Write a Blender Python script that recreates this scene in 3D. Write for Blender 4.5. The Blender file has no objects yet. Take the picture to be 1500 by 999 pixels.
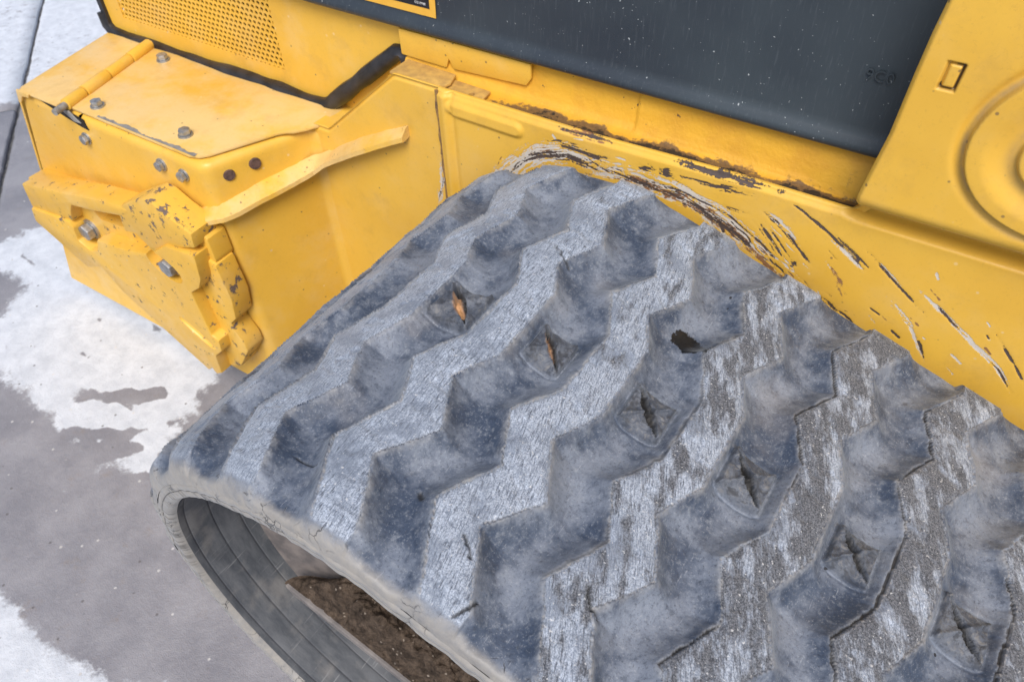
import bpy, bmesh, math
import numpy as np
from mathutils import Vector, Matrix

# ------------------------------------------------------------------ camera, world, sun, exposure
scene = bpy.context.scene
ZG = 0.592            # the machine is laid out about a point on its track top; this lifts it so the ground is z = 0
rad = np.radians

cam_d = bpy.data.cameras.new('camera'); cam = bpy.data.objects.new('camera', cam_d)
scene.collection.objects.link(cam); scene.camera = cam
RX = Vector((0.8398350629, 0.5417650784, -0.0341711413))
RD = Vector((0.3710073712, -0.6188024771, -0.6924139115))
RF = Vector((-0.3962708639, 0.5688357356, -0.7206908549))
cm = Matrix.Identity(4)
for i in range(3):
    cm[i][0] = RX[i]; cm[i][1] = -RD[i]; cm[i][2] = -RF[i]
cm[0][3], cm[1][3], cm[2][3] = 0.3728523, -0.1299010, 0.3792776 + ZG
cam.matrix_world = cm
cam_d.sensor_width = 36.0; cam_d.lens = 27.958; cam_d.clip_start = 0.01; cam_d.clip_end = 200
cam_d.dof.use_dof = True; cam_d.dof.focus_distance = 0.60; cam_d.dof.aperture_fstop = 16.0

world = bpy.data.worlds.new('World'); scene.world = world; world.use_nodes = True
wn = world.node_tree.nodes; wl = world.node_tree.links
for n in list(wn): wn.remove(n)
sky = wn.new('ShaderNodeTexSky'); sky.sky_type = 'NISHITA'; sky.sun_disc = False
SUN_EL, SUN_AZ = 52.0, 150.0      # azimuth from +Y towards +X
sky.sun_elevation = rad(SUN_EL); sky.sun_rotation = rad(SUN_AZ)
sky.air_density = 1.0; sky.dust_density = 2.5; sky.ozone_density = 1.0
bgn = wn.new('ShaderNodeBackground'); bgn.inputs['Strength'].default_value = 0.080
wo = wn.new('ShaderNodeOutputWorld')
wl.new(sky.outputs[0], bgn.inputs[0]); wl.new(bgn.outputs[0], wo.inputs[0])
sun_d = bpy.data.lights.new('sun', 'SUN'); sun = bpy.data.objects.new('sun', sun_d)
scene.collection.objects.link(sun)
sun_d.energy = 1.5; sun_d.angle = rad(28); sun_d.color = (1.0, 0.96, 0.90)
sd = Vector((math.sin(rad(SUN_AZ)) * math.cos(rad(SUN_EL)), math.cos(rad(SUN_AZ)) * math.cos(rad(SUN_EL)), math.sin(rad(SUN_EL))))
sun.rotation_euler = (-sd).to_track_quat('-Z', 'Y').to_euler(); sun.location = (0, 0, 5)
scene.view_settings.view_transform = 'Standard'; scene.view_settings.look = 'None'
scene.view_settings.exposure = 0.95; scene.view_settings.gamma = 1.0
scene.view_settings.use_curve_mapping = False
scene.cycles.max_bounces = 5; scene.cycles.diffuse_bounces = 3; scene.cycles.glossy_bounces = 2; scene.cycles.transmission_bounces = 1

# ------------------------------------------------------------------ numeric helpers
def vn(x, y, seed=0):
    """smooth value noise in 0..1"""
    x = np.asarray(x, float); y = np.asarray(y, float)
    xi = np.floor(x).astype(np.int64); yi = np.floor(y).astype(np.int64)
    fx = x - xi; fy = y - yi; fx = fx * fx * (3 - 2 * fx); fy = fy * fy * (3 - 2 * fy)
    def h(a, b):
        n = (a * 374761393 + b * 668265263 + seed * 974634773) & 0xffffffff
        n = ((n ^ (n >> 13)) * 1274126177) & 0xffffffff
        return ((n ^ (n >> 16)) & 0xffff) / 65535.0
    return (h(xi, yi) * (1 - fx) + h(xi + 1, yi) * fx) * (1 - fy) + (h(xi, yi + 1) * (1 - fx) + h(xi + 1, yi + 1) * fx) * fy
def fbm(x, y, seed=0, o=4):
    s = 0; a = .5; t = 0
    for i in range(o):
        s = s + a * vn(x, y, seed + i * 17); t += a; a *= .5; x = np.asarray(x) * 2.03 + 5.1; y = np.asarray(y) * 2.03 + 9.7
    return s / t
def sst(a, b, x):
    t = np.clip((x - a) / (b - a), 0, 1); return t * t * (3 - 2 * t)
def polydist(px, py, pl):
    """distance, along-length and signed side for points to a polyline"""
    best = np.full(np.shape(px), 1e9); along = np.zeros(np.shape(px)); side = np.zeros(np.shape(px)); L = 0
    for (ax, ay), (bx, by) in zip(pl[:-1], pl[1:]):
        dx, dy = bx - ax, by - ay; l = math.hypot(dx, dy)
        t = np.clip(((px - ax) * dx + (py - ay) * dy) / (l * l), 0, 1)
        d = np.hypot(px - ax - t * dx, py - ay - t * dy); m = d < best
        along = np.where(m, L + t * l, along); side = np.where(m, ((px - ax) * dy - (py - ay) * dx) / l, side)
        best = np.where(m, d, best); L += l
    return best, along, side
def inpoly(px, py, poly):
    r = np.zeros(np.shape(px), bool); n = len(poly)
    for i in range(n):
        (x0, y0), (x1, y1) = poly[i], poly[i - 1]
        if y0 == y1: continue
        c = ((y0 > py) != (y1 > py)) & (px < (x1 - x0) * (py - y0) / (y1 - y0) + x0); r ^= c
    return r

# ------------------------------------------------------------------ object helpers
COL = scene.collection
def link(o, parent=None):
    COL.objects.link(o)
    if parent is not None: o.parent = parent
    return o
def empty(name, loc=(0, 0, 0)):
    o = bpy.data.objects.new(name, None); o.location = loc; o.empty_display_size = .1; COL.objects.link(o); return o
def from_np(name, V, F, mat, parent=None, attrs=None, smooth=True, lift=True):
    V = np.asarray(V, np.float32).copy(); F = np.asarray(F, np.int32)
    if lift: V[:, 2] += ZG
    me = bpy.data.meshes.new(name); nf, k = F.shape
    me.vertices.add(len(V)); me.vertices.foreach_set('co', V.ravel())
    me.loops.add(nf * k); me.loops.foreach_set('vertex_index', F.ravel())
    me.polygons.add(nf); me.polygons.foreach_set('loop_start', np.arange(0, nf * k, k, dtype=np.int32))
    me.polygons.foreach_set('use_smooth', np.full(nf, smooth))
    me.update(calc_edges=True)
    for n, a in (attrs or {}).items():
        a = np.asarray(a, np.float32)
        if a.ndim == 1: at = me.attributes.new(n, 'FLOAT', 'POINT'); at.data.foreach_set('value', a)
        else: at = me.attributes.new(n, 'FLOAT_VECTOR', 'POINT'); at.data.foreach_set('vector', a.ravel())
    me.materials.append(mat)
    return link(bpy.data.objects.new(name, me), parent)
def gridfaces(nu, nv, flip=False):
    i, j = np.meshgrid(np.arange(nu - 1), np.arange(nv - 1), indexing='ij')
    a = (i * nv + j).ravel(); f = np.stack([a, a + nv, a + nv + 1, a + 1], 1)
    return f[:, ::-1] if flip else f
def from_bm(name, bm, mat, parent=None, smooth=False, lift=True, autosmooth=40):
    if lift: bmesh.ops.translate(bm, verts=bm.verts, vec=(0, 0, ZG))
    bmesh.ops.recalc_face_normals(bm, faces=bm.faces)
    me = bpy.data.meshes.new(name); bm.to_mesh(me); bm.free()
    me.materials.append(mat); o = link(bpy.data.objects.new(name, me), parent)
    if smooth:
        for p in me.polygons: p.use_smooth = True
        me.set_sharp_from_angle(angle=rad(autosmooth))
    return o
def prism_xz(bm, poly, y0, y1):
    a = [bm.verts.new((x, y0, z)) for x, z in poly]; b = [bm.verts.new((x, y1, z)) for x, z in poly]
    bm.faces.new(a); bm.faces.new(b[::-1]); n = len(poly)
    for i in range(n): bm.faces.new((a[i], b[i], b[(i + 1) % n], a[(i + 1) % n]))
def prism_xy(bm, poly, z0, z1):
    a = [bm.verts.new((x, y, z0)) for x, y in poly]; b = [bm.verts.new((x, y, z1)) for x, y in poly]
    bm.faces.new(a); bm.faces.new(b[::-1]); n = len(poly)
    for i in range(n): bm.faces.new((a[i], b[i], b[(i + 1) % n], a[(i + 1) % n]))
def bevel(bm, w, seg=2, ang=30):
    bmesh.ops.recalc_face_normals(bm, faces=bm.faces)
    es = [e for e in bm.edges if len(e.link_faces) == 2 and e.calc_face_angle(0) > rad(ang)]
    bmesh.ops.bevel(bm, geom=es, offset=w, segments=seg, profile=.6, affect='EDGES', clamp_overlap=True)
def cut(ob, bmc):
    """boolean-subtract a closed shape and throw the cutter away"""
    bmesh.ops.translate(bmc, verts=bmc.verts, vec=(0, 0, ZG)); bmesh.ops.recalc_face_normals(bmc, faces=bmc.faces)
    me = bpy.data.meshes.new('cutter'); bmc.to_mesh(me); bmc.free(); c = bpy.data.objects.new('cutter', me); COL.objects.link(c)
    m = ob.modifiers.new('cut', 'BOOLEAN'); m.operation = 'DIFFERENCE'; m.solver = 'EXACT'; m.object = c
    bpy.context.view_layer.update(); dg = bpy.context.evaluated_depsgraph_get()
    nm = bpy.data.meshes.new_from_object(ob.evaluated_get(dg)); ob.modifiers.clear(); ob.data = nm
    bpy.data.objects.remove(c); return ob
def sweep(bm, path, sect, up):
    """sweep a closed 2-D section (a, b) along a 3-D path; b follows `up`"""
    rings = []; n = len(path)
    for i, p in enumerate(path):
        p = Vector(p); t = (Vector(path[min(i + 1, n - 1)]) - Vector(path[max(i - 1, 0)])).normalized()
        u = Vector(up[i] if isinstance(up, list) else up); u = (u - t * u.dot(t)).normalized(); s = t.cross(u)
        sc = sect(i / (n - 1)) if callable(sect) else sect
        rings.append([bm.verts.new(p + s * a + u * b) for a, b in sc])
    m = len(rings[0])
    for r0, r1 in zip(rings[:-1], rings[1:]):
        for k in range(m): bm.faces.new((r0[k], r0[(k + 1) % m], r1[(k + 1) % m], r1[k]))
    bm.faces.new(rings[0][::-1]); bm.faces.new(rings[-1])

# ------------------------------------------------------------------ material helpers
class NT:
    def __init__(s, name):
        s.m = bpy.data.materials.new(name); s.m.use_nodes = True; s.t = s.m.node_tree; s.n = s.t.nodes
        s.b = s.n['Principled BSDF']; s.pos = s.new('ShaderNodeNewGeometry').outputs['Position']
    def new(s, k, **kw):
        n = s.n.new(k)
        for a, v in kw.items(): setattr(n, a, v)
        return n
    def put(s, sock, v):
        if isinstance(v, bpy.types.NodeSocket): s.t.links.new(v, sock)
        elif isinstance(v, (tuple, list)) and len(v) == 3 and len(sock.default_value) == 4: sock.default_value = (*v, 1)
        else: sock.default_value = v
    def attr(s, n, vec=False):
        a = s.new('ShaderNodeAttribute', attribute_name=n); return a.outputs['Vector' if vec else 'Fac']
    def math(s, op, a, b=0.0, c=0.0, clamp=False):
        n = s.new('ShaderNodeMath', operation=op, use_clamp=clamp)
        for i, v in enumerate((a, b, c)): s.put(n.inputs[i], v)
        return n.outputs[0]
    def vmul(s, v, k):
        n = s.new('ShaderNodeVectorMath', operation='MULTIPLY'); s.put(n.inputs[0], v); n.inputs[1].default_value = k; return n.outputs[0]
    def noise(s, scale, vec=None, detail=3, rough=.55, col=False, dist=0):
        n = s.new('ShaderNodeTexNoise'); s.put(n.inputs['Vector'], vec or s.pos); n.inputs['Scale'].default_value = scale
        n.inputs['Detail'].default_value = detail; n.inputs['Roughness'].default_value = rough; n.inputs['Distortion'].default_value = dist
        return n.outputs['Color' if col else 'Fac']
    def voro(s, scale, vec=None, out='Distance', rnd=1.0):
        n = s.new('ShaderNodeTexVoronoi'); s.put(n.inputs['Vector'], vec or s.pos); n.inputs['Scale'].default_value = scale
        n.inputs['Randomness'].default_value = rnd; return n.outputs[out]
    def step(s, v, a, b, lo=0.0, hi=1.0):
        n = s.new('ShaderNodeMapRange', interpolation_type='SMOOTHSTEP'); s.put(n.inputs[0], v)
        n.inputs[1].default_value = a; n.inputs[2].default_value = b; n.inputs[3].default_value = lo; n.inputs[4].default_value = hi
        return n.outputs[0]
    def mix(s, f, a, b, mode='MIX'):
        n = s.new('ShaderNodeMix', data_type='RGBA', blend_type=mode); s.put(n.inputs[0], f); s.put(n.inputs[6], a); s.put(n.inputs[7], b)
        return n.outputs[2]
    def fmix(s, f, a, b):
        n = s.new('ShaderNodeMix', data_type='FLOAT'); s.put(n.inputs[0], f); s.put(n.inputs[2], a); s.put(n.inputs[3], b); return n.outputs[0]
    def bump(s, h, dist, strength=1.0, prev=None):
        n = s.new('ShaderNodeBump'); s.put(n.inputs['Height'], h); n.inputs['Distance'].default_value = dist
        n.inputs['Strength'].default_value = strength
        if prev is not None: s.t.links.new(prev, n.inputs['Normal'])
        return n.outputs[0]
    def out(s, col=None, rough=None, normal=None, metal=None, spec=None, coat=None):
        for k, v in (('Base Color', col), ('Roughness', rough), ('Normal', normal), ('Metallic', metal), ('Specular IOR Level', spec), ('Coat Weight', coat)):
            if v is not None: s.put(s.b.inputs[k], v)
        return s.m

YEL = (0.79, 0.468, 0.064)
def yellow(name, wear_and_sheen=False, dusty=0.25, chips=0.0, chip_scale=60, d0=.45, d1=.75):
    t = NT(name)
    big = t.noise(7, detail=4); fine = t.noise(260, detail=3); sp = t.noise(55, detail=5, rough=.7)
    c = t.mix(t.step(big, .35, .7), YEL, (0.72, 0.412, 0.052))
    # pale dust settled in soft patches
    c = t.mix(t.math('MULTIPLY', t.step(t.noise(16, detail=5, rough=.65), d0, d1), dusty), c, (0.74, 0.56, 0.30))
    # thin grime film
    c = t.mix(t.math('MULTIPLY', t.step(t.noise(23, detail=6, rough=.7), .50, .72), .22), c, (0.42, 0.24, 0.07))
    c = t.mix(t.math('MULTIPLY', t.step(t.noise(340, detail=3, rough=.7), .56, .70), .16), c, (0.40, 0.22, 0.05))
    # small dark specks and pale nicks
    v = t.voro(95); rv = t.voro(95, out='Color')
    sel = t.new('ShaderNodeSeparateColor'); t.put(sel.inputs[0], rv)
    speck = t.math('MULTIPLY', t.step(v, .16, .07), t.step(sel.outputs[0], .84, .87))
    c = t.mix(t.math('MULTIPLY', speck, .75), c, (0.16, 0.10, 0.06))
    nick = t.math('MULTIPLY', t.step(v, .20, .10), t.step(sel.outputs[1], .95, .97))
    c = t.mix(t.math('MULTIPLY', nick, .6), c, (0.80, 0.62, 0.34))
    rough = t.fmix(t.step(sp, .3, .7), .30, .48)
    nb = t.bump(fine, .0002, .5)
    if chips > 0:
        ch = t.noise(chip_scale, detail=7, rough=.72)
        m = t.step(ch, 1 - chips, 1 - chips + .03)
        c = t.mix(m, c, t.mix(t.noise(300), (0.10, 0.07, 0.06), (0.22, 0.17, 0.15)))
        rough = t.fmix(m, rough, .75); nb = t.bump(t.math('SUBTRACT', 1.0, m), .0006, .8, nb)
    if name.endswith('arm'):
        c = t.mix(t.math('MULTIPLY', t.attr('grime'), t.step(t.noise(60, detail=5), .3, .6, .3, .8)), c, (0.36, 0.25, 0.13))
        c = t.mix(t.attr('dark'), c, (0.05, 0.03, 0.02))  # shade of the slot gap painted in as near-black
    if wear_and_sheen:
        n1 = t.noise(420, detail=4, rough=.7); n2 = t.noise(160, detail=4)
        pale = t.step(t.math('ADD', t.attr('pale'), t.math('MULTIPLY', t.math('SUBTRACT', n1, .5), 1.1)), .34, .54)
        dark = t.step(t.math('ADD', t.attr('dark'), t.math('MULTIPLY', t.math('SUBTRACT', n1, .5), 1.0)), .36, .50)
        rust = t.step(t.math('ADD', t.attr('rust'), t.math('MULTIPLY', t.math('SUBTRACT', n2, .5), 1.3)), .42, .60)
        c = t.mix(pale, c, t.mix(n2, (0.72, 0.66, 0.58), (0.52, 0.47, 0.42)))
        c = t.mix(rust, c, t.mix(n1, (0.20, 0.085, 0.035), (0.36, 0.19, 0.08)))
        c = t.mix(dark, c, t.mix(n2, (0.035, 0.028, 0.028), (0.13, 0.09, 0.075)))
        alls = t.math('MAXIMUM', t.math('MAXIMUM', pale, dark), rust)
        rough = t.fmix(alls, rough, .7)
        nb = t.bump(t.math('SUBTRACT', 1.0, t.math('MAXIMUM', dark, t.math('MULTIPLY', pale, .5))), .0005, .9, nb)
    return t.out(c, rough, nb, spec=.45)

M_yel = yellow('yellow_paint'); M_wall = yellow('yellow_paint_scraped', wear_and_sheen=True, dusty=.15)
M_cast = yellow('yellow_paint_casting', chips=.39, chip_scale=60, dusty=.3)
M_boss = yellow('yellow_paint_chipped_boss', chips=.425, chip_scale=60, dusty=.3); M_plate = yellow('yellow_paint_dusty', dusty=.62, d0=.25, d1=.6); M_rib = yellow('yellow_paint_rib', chips=.37, chip_scale=110, dusty=.6, d0=.3, d1=.6)
M_arm = yellow('yellow_paint_arm', dusty=.12)

def mk_gutter():
    t = NT('yellow_paint_gutter')
    a = t.math('ADD', t.attr('dirt'), t.math('MULTIPLY', t.math('SUBTRACT', t.noise(130, detail=6, rough=.7), .5), 1.2))
    c = t.mix(t.step(t.noise(30, detail=4), .4, .7), (0.74, 0.40, 0.03), (0.66, 0.34, 0.03))
    c = t.mix(t.step(a, .25, .55), c, t.mix(t.noise(260), (0.07, 0.040, 0.020), (0.26, 0.15, 0.055)))
    c = t.mix(t.step(t.math('ADD', t.attr('dirt'), t.math('MULTIPLY', t.math('SUBTRACT', t.noise(75, detail=6, rough=.75), .5), 2.2)), .85, 1.0), c, (0.022, 0.018, 0.016))
    c = t.mix(t.step(t.noise(48, detail=5, rough=.8), .665, .69), c, (0.05, 0.035, 0.03))
    return t.out(c, .62, t.bump(t.noise(300, detail=4), .0008, .8))
M_gut = mk_gutter()

def mk_dark():
    t = NT('charcoal_plastic')
    c = t.mix(t.step(t.noise(5, detail=3), .3, .7), (0.026, 0.034, 0.046), (0.044, 0.058, 0.070))
    # faint streaks running down the panel
    sv = t.vmul(t.pos, (1.0, 1.0, .10)); st = t.noise(420, sv, detail=3, rough=.7)
    c = t.mix(t.math('MULTIPLY', t.step(st, .52, .78), .22), c, (0.15, 0.17, 0.19))
    fl = None
    wp = t.new('ShaderNodeVectorMath', operation='ADD'); t.put(wp.inputs[0], t.pos); t.put(wp.inputs[1], t.vmul(t.noise(420, col=True, detail=2), (.0034, .0034, .0034)))
    for sc, a, b, k, vv in ((120, .11, .04, .90, None), (330, .18, .07, .86, None), (60, .07, .03, .92, None), (90, .10, .05, .92, (1, 1, .35))):
        vec = t.vmul(wp.outputs[0], vv) if vv else wp.outputs[0]
        v = t.voro(sc, vec); s = t.new('ShaderNodeSeparateColor'); t.put(s.inputs[0], t.voro(sc, vec, out='Color'))
        m = t.math('MULTIPLY', t.step(v, a, b), t.step(s.outputs[0], k, k + .02)); fl = m if fl is None else t.math('MAXIMUM', fl, m)
    dens = t.step(t.noise(11, detail=2), .35, .58, .3, 1.0)
    c = t.mix(t.math('MULTIPLY', fl, dens), c, (0.50, 0.53, 0.54))
    return t.out(c, t.fmix(t.noise(40), .34, .52), t.bump(t.noise(900, detail=2), .00012, .6), spec=.5)
M_dark = mk_dark()

def simple(name, a, b, rough=.5, metal=0.0, scale=90, bumpd=.0003, spec=.5, detail=4):
    t = NT(name); n = t.noise(scale, detail=detail)
    return t.out(t.mix(t.step(n, .3, .7), a, b), rough, t.bump(t.noise(scale * 3, detail=3), bumpd, .7), metal, spec)
M_gask = simple('black_gasket', (0.009, 0.009, 0.011), (0.030, 0.030, 0.036), .42, 0, 45)
M_zinc = simple('zinc_bolt', (0.50, 0.50, 0.50), (0.30, 0.31, 0.32), .42, .75, 160)
M_rust = simple('rusty_hole_disc', (0.06, 0.035, 0.03), (0.14, 0.08, 0.065), .8, 0, 260)
M_shade = simple('cavity_shade', (0.012, 0.010, 0.009), (0.02, 0.017, 0.014), .9)  # near-black colour standing in for the shade inside openings
M_steel = simple('bare_grey_steel', (0.24, 0.23, 0.22), (0.36, 0.35, 0.33), .55, .3, 120)
M_tan = simple('dusty_tan_tab', (0.60, 0.37, 0.095), (0.42, 0.25, 0.075), .75, 0, 120)
M_rim = simple('dusty_grey_wheel', (0.10, 0.09, 0.09), (0.19, 0.165, 0.155), .8, 0, 60)
M_frame = simple('grey_frame_steel', (0.13, 0.12, 0.12), (0.22, 0.20, 0.19), .75, 0, 70)
M_weld = simple('weld_bead', (0.62, 0.36, 0.05), (0.40, 0.24, 0.07), .55, 0, 200, .0008)
M_deck = simple('decal_black', (0.012, 0.012, 0.016), (0.02, 0.02, 0.025), .3)
M_decy = simple('decal_yellow', (0.83, 0.46, 0.06), (0.80, 0.43, 0.05), .35)
M_decw = simple('decal_white', (0.75, 0.75, 0.75), (0.8, 0.8, 0.8), .4)
def mk_dirt():
    t = NT('caked_dirt'); v = t.voro(230, out='Color'); s = t.new('ShaderNodeSeparateColor'); t.put(s.inputs[0], v)
    c = t.mix(t.step(t.noise(70, detail=6, rough=.7), .3, .7), (0.030, 0.022, 0.017), (0.115, 0.085, 0.064))
    c = t.mix(t.math('MULTIPLY', t.step(s.outputs[0], .90, .93, 0, .7), t.step(t.voro(230), .4, .2)), c, (0.34, 0.29, 0.24))
    h = t.math('ADD', t.voro(170), t.noise(420, detail=4))
    return t.out(c, .95, t.bump(h, .0030, 1.0), spec=.15)
M_dirt = mk_dirt()

def mk_rubber():
    t = NT('worn_dusty_rubber')
    st = t.attr('st', True); top = t.attr('top'); edge = t.attr('edge'); band = t.attr('band')
    # grooves: dusty blue grey rubber with mottling
    g1 = t.noise(20, detail=4, rough=.62); g2 = t.noise(150, detail=4, rough=.7)
    g = t.mix(t.step(g1, .38, .62), (0.042, 0.060, 0.098), (0.185, 0.210, 0.258))
    g = t.mix(t.math('MULTIPLY', t.step(g2, .50, .72), .45), g, (0.26, 0.28, 0.31))
    g = t.mix(t.math('MULTIPLY', t.step(g2, .48, .28), .6), g, (0.040, 0.050, 0.072))
    g = t.mix(t.math('MULTIPLY', t.step(t.noise(14, detail=4), .56, .70), .3), g, (0.27, 0.255, 0.25))
    gk = t.noise(480, detail=3, rough=.8)
    g = t.mix(t.step(gk, .55, .70, 0, .5), g, (0.33, 0.345, 0.37))
    g = t.mix(t.step(gk, .45, .32, 0, .55), g, (0.028, 0.034, 0.048))
    # fine pale hair scratches
    hv = t.new('ShaderNodeMapping'); t.put(hv.inputs[0], t.pos); hv.inputs['Rotation'].default_value = (0, 0, .7); hv.inputs['Scale'].default_value = (1, .06, 1)
    g = t.mix(t.math('MULTIPLY', t.step(t.noise(800, hv.outputs[0], detail=2), .66, .76), .35), g, (0.42, 0.44, 0.48))
    # pale tan dust hugging the foot and lip of the lug walls
    dustn = t.noise(60, detail=3, rough=.7)
    g = t.mix(t.math('MULTIPLY', t.step(edge, .50, .04), t.step(dustn, .36, .70, 0, .62)), g, (0.33, 0.328, 0.325))
    # sand coloured shoulder
    sandn = t.math('ADD', band, t.math('MULTIPLY', t.math('SUBTRACT', t.noise(45, detail=6, rough=.7), .5), .9))
    g = t.mix(t.step(sandn, .42, 1.0, 0, .9), g, t.mix(t.noise(120, detail=4), (0.40, 0.365, 0.315), (0.24, 0.235, 0.23)))
    # cracks across the shoulder
    cr = t.new('ShaderNodeTexVoronoi', feature='DISTANCE_TO_EDGE'); t.put(cr.inputs['Vector'], t.vmul(t.noise(40, col=True, detail=3), (.02, .02, .02)))
    ad = t.new('ShaderNodeVectorMath', operation='ADD'); t.put(ad.inputs[0], t.pos); t.put(ad.inputs[1], t.vmul(t.noise(90, col=True, detail=3), (.012, .012, .012)))
    t.put(cr.inputs['Vector'], ad.outputs[0]); cr.inputs['Scale'].default_value = 75
    crm = t.math('MULTIPLY', t.step(cr.outputs[0], .035, .010), t.math('MULTIPLY', t.step(band, .25, .5), t.step(t.noise(35), .5, .62)))
    g = t.mix(t.math('MULTIPLY', crm, .8), g, (0.06, 0.055, 0.055))
    # wrinkled mounds over the broken core ends
    md = t.attr('mound'); mn = t.noise(130, detail=4, rough=.65, dist=.5)
    g = t.mix(t.math('MULTIPLY', md, t.step(mn, .50, .40, 0, .85)), g, (0.030, 0.033, 0.042))
    g = t.mix(t.math('MULTIPLY', md, t.step(mn, .54, .66, 0, .8)), g, (0.33, 0.315, 0.30))
    g = t.mix(t.math('MULTIPLY', md, .55), g, (0.060, 0.064, 0.074))
    # lug tops : abraded, striated; sky sheen painted in as paler rear tops
    a1 = t.noise(1.0, t.vmul(st, (125, 1000, 1)), detail=4, rough=.78); a2 = t.noise(1.0, t.vmul(st, (330, 2600, 1)), detail=2, rough=.7)
    pt = t.noise(1.0, t.vmul(st, (30, 75, 1)), detail=4, rough=.65); ws = t.attr('wear_and_sheen')
    gr = t.noise(800, detail=3, rough=.8)
    ash = t.mix(t.step(gr, .36, .64), (0.034, 0.038, 0.048), (0.20, 0.21, 0.235))
    ash = t.mix(t.step(a1, .47, .38, 0, .6), ash, (0.040, 0.044, 0.056))
    ash = t.mix(t.step(a1, .58, .70, 0, .4), ash, (0.24, 0.255, 0.29))
    pol = t.mix(t.step(gr, .34, .62), (0.20, 0.235, 0.30), (0.52, 0.575, 0.665))
    pol = t.mix(t.step(a1, .50, .41, 0, .75), pol, (0.11, 0.13, 0.17))
    pol = t.mix(t.math('MULTIPLY', t.step(t.noise(34, detail=4), .46, .66), .65), pol, (0.17, 0.20, 0.255))
    pol = t.mix(t.math('MULTIPLY', t.step(a2, .44, .34), .6), pol, (0.09, 0.105, 0.135))
    pm = t.step(t.math('ADD', pt, t.math('MULTIPLY', ws, .42)), .60, .76)
    tp = t.mix(pm, ash, pol)
    tp = t.mix(t.math('MULTIPLY', t.step(a1, .385, .33), .9), tp, (0.035, 0.040, 0.052))
    tp = t.mix(t.math('MULTIPLY', t.step(t.noise(420, detail=2), .66, .72), .75), tp, (0.66, 0.66, 0.66))
    tp = t.mix(t.math('MULTIPLY', t.step(t.noise(110, detail=4, rough=.7), .68, .73), .8), tp, (0.06, 0.06, 0.07))
    # crumbly dark rim and pale burr along the worn edge
    tp = t.mix(t.math('MULTIPLY', t.step(edge, .18, .03), t.step(t.noise(420, detail=3), .45, .6)), tp, (0.42, 0.40, 0.38))
    tp = t.mix(t.step(edge, .24, .03, 0, .4), tp, g)
    c = t.mix(top, g, tp)
    c = t.mix(t.attr('slit'), c, (0.012, 0.011, 0.011))  # near-black painted in as the shade inside slits, cracks and tears
    c = t.mix(t.attr('core'), c, (0.50, 0.26, 0.11))
    tar = t.step(t.math('ADD', t.attr('tar'), t.math('MULTIPLY', t.math('SUBTRACT', t.noise(170, detail=6, rough=.75), .5), 1.7)), .58, .64)
    c = t.mix(tar, c, (0.006, 0.006, 0.007))
    # little black flecks of tar in the grooves
    v = t.voro(48); s = t.new('ShaderNodeSeparateColor'); t.put(s.inputs[0], t.voro(48, out='Color'))
    vv = t.math('ADD', v, t.math('MULTIPLY', t.noise(400, detail=3), .10))
    fl = t.math('MULTIPLY', t.step(vv, .125, .105), t.step(s.outputs[0], .86, .88))
    c = t.mix(t.math('MULTIPLY', fl, t.math('SUBTRACT', 1.0, top)), c, (0.02, 0.02, 0.024))
    rg = t.fmix(t.step(g2, .3, .7), .46, .68); rt = t.fmix(pm, .72, .40)
    r = t.fmix(tar, t.fmix(top, rg, rt), .35)
    hb = t.fmix(top, t.math('MULTIPLY', t.math('ADD', g2, t.math('MULTIPLY', gk, .9)), .5), t.math('ADD', t.math('MULTIPLY', a1, 1.1), t.math('MULTIPLY', gr, .6)))
    nb = t.bump(hb, .0010, .75)
    nb = t.bump(t.math('MULTIPLY', md, mn), .003, .7, nb)
    nb = t.bump(t.math('MULTIPLY', crm, -1.0), .002, .8, nb)
    t.b.inputs['Sheen Weight'].default_value = .20; t.b.inputs['Sheen Roughness'].default_value = .38; t.put(t.b.inputs['Sheen Tint'], (0.82, 0.90, 1.0))
    return t.out(c, r, nb, spec=.5)
M_rub = mk_rubber()
def mk_inner():
    t = NT('smooth_inner_rubber')
    sv = t.attr('st', True)
    c = t.mix(t.step(t.noise(1, t.vmul(sv, (14, 60, 1)), detail=5, rough=.65), .3, .7), (0.065, 0.072, 0.085), (0.14, 0.147, 0.16))
    c = t.mix(t.math('MULTIPLY', t.step(t.noise(26, detail=5), .5, .72), .4), c, (0.32, 0.30, 0.28))
    c = t.mix(t.math('MULTIPLY', t.step(t.noise(1, t.vmul(sv, (260, 18, 1)), detail=3), .62, .72), .4), c, (0.36, 0.36, 0.37))
    c = t.mix(t.math('MULTIPLY', t.attr('slit'), .65), c, (0.05, 0.05, 0.06))
    return t.out(c, .68, t.bump(t.noise(240, detail=4), .0004, .6), spec=.35)
M_inn = mk_inner()

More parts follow.
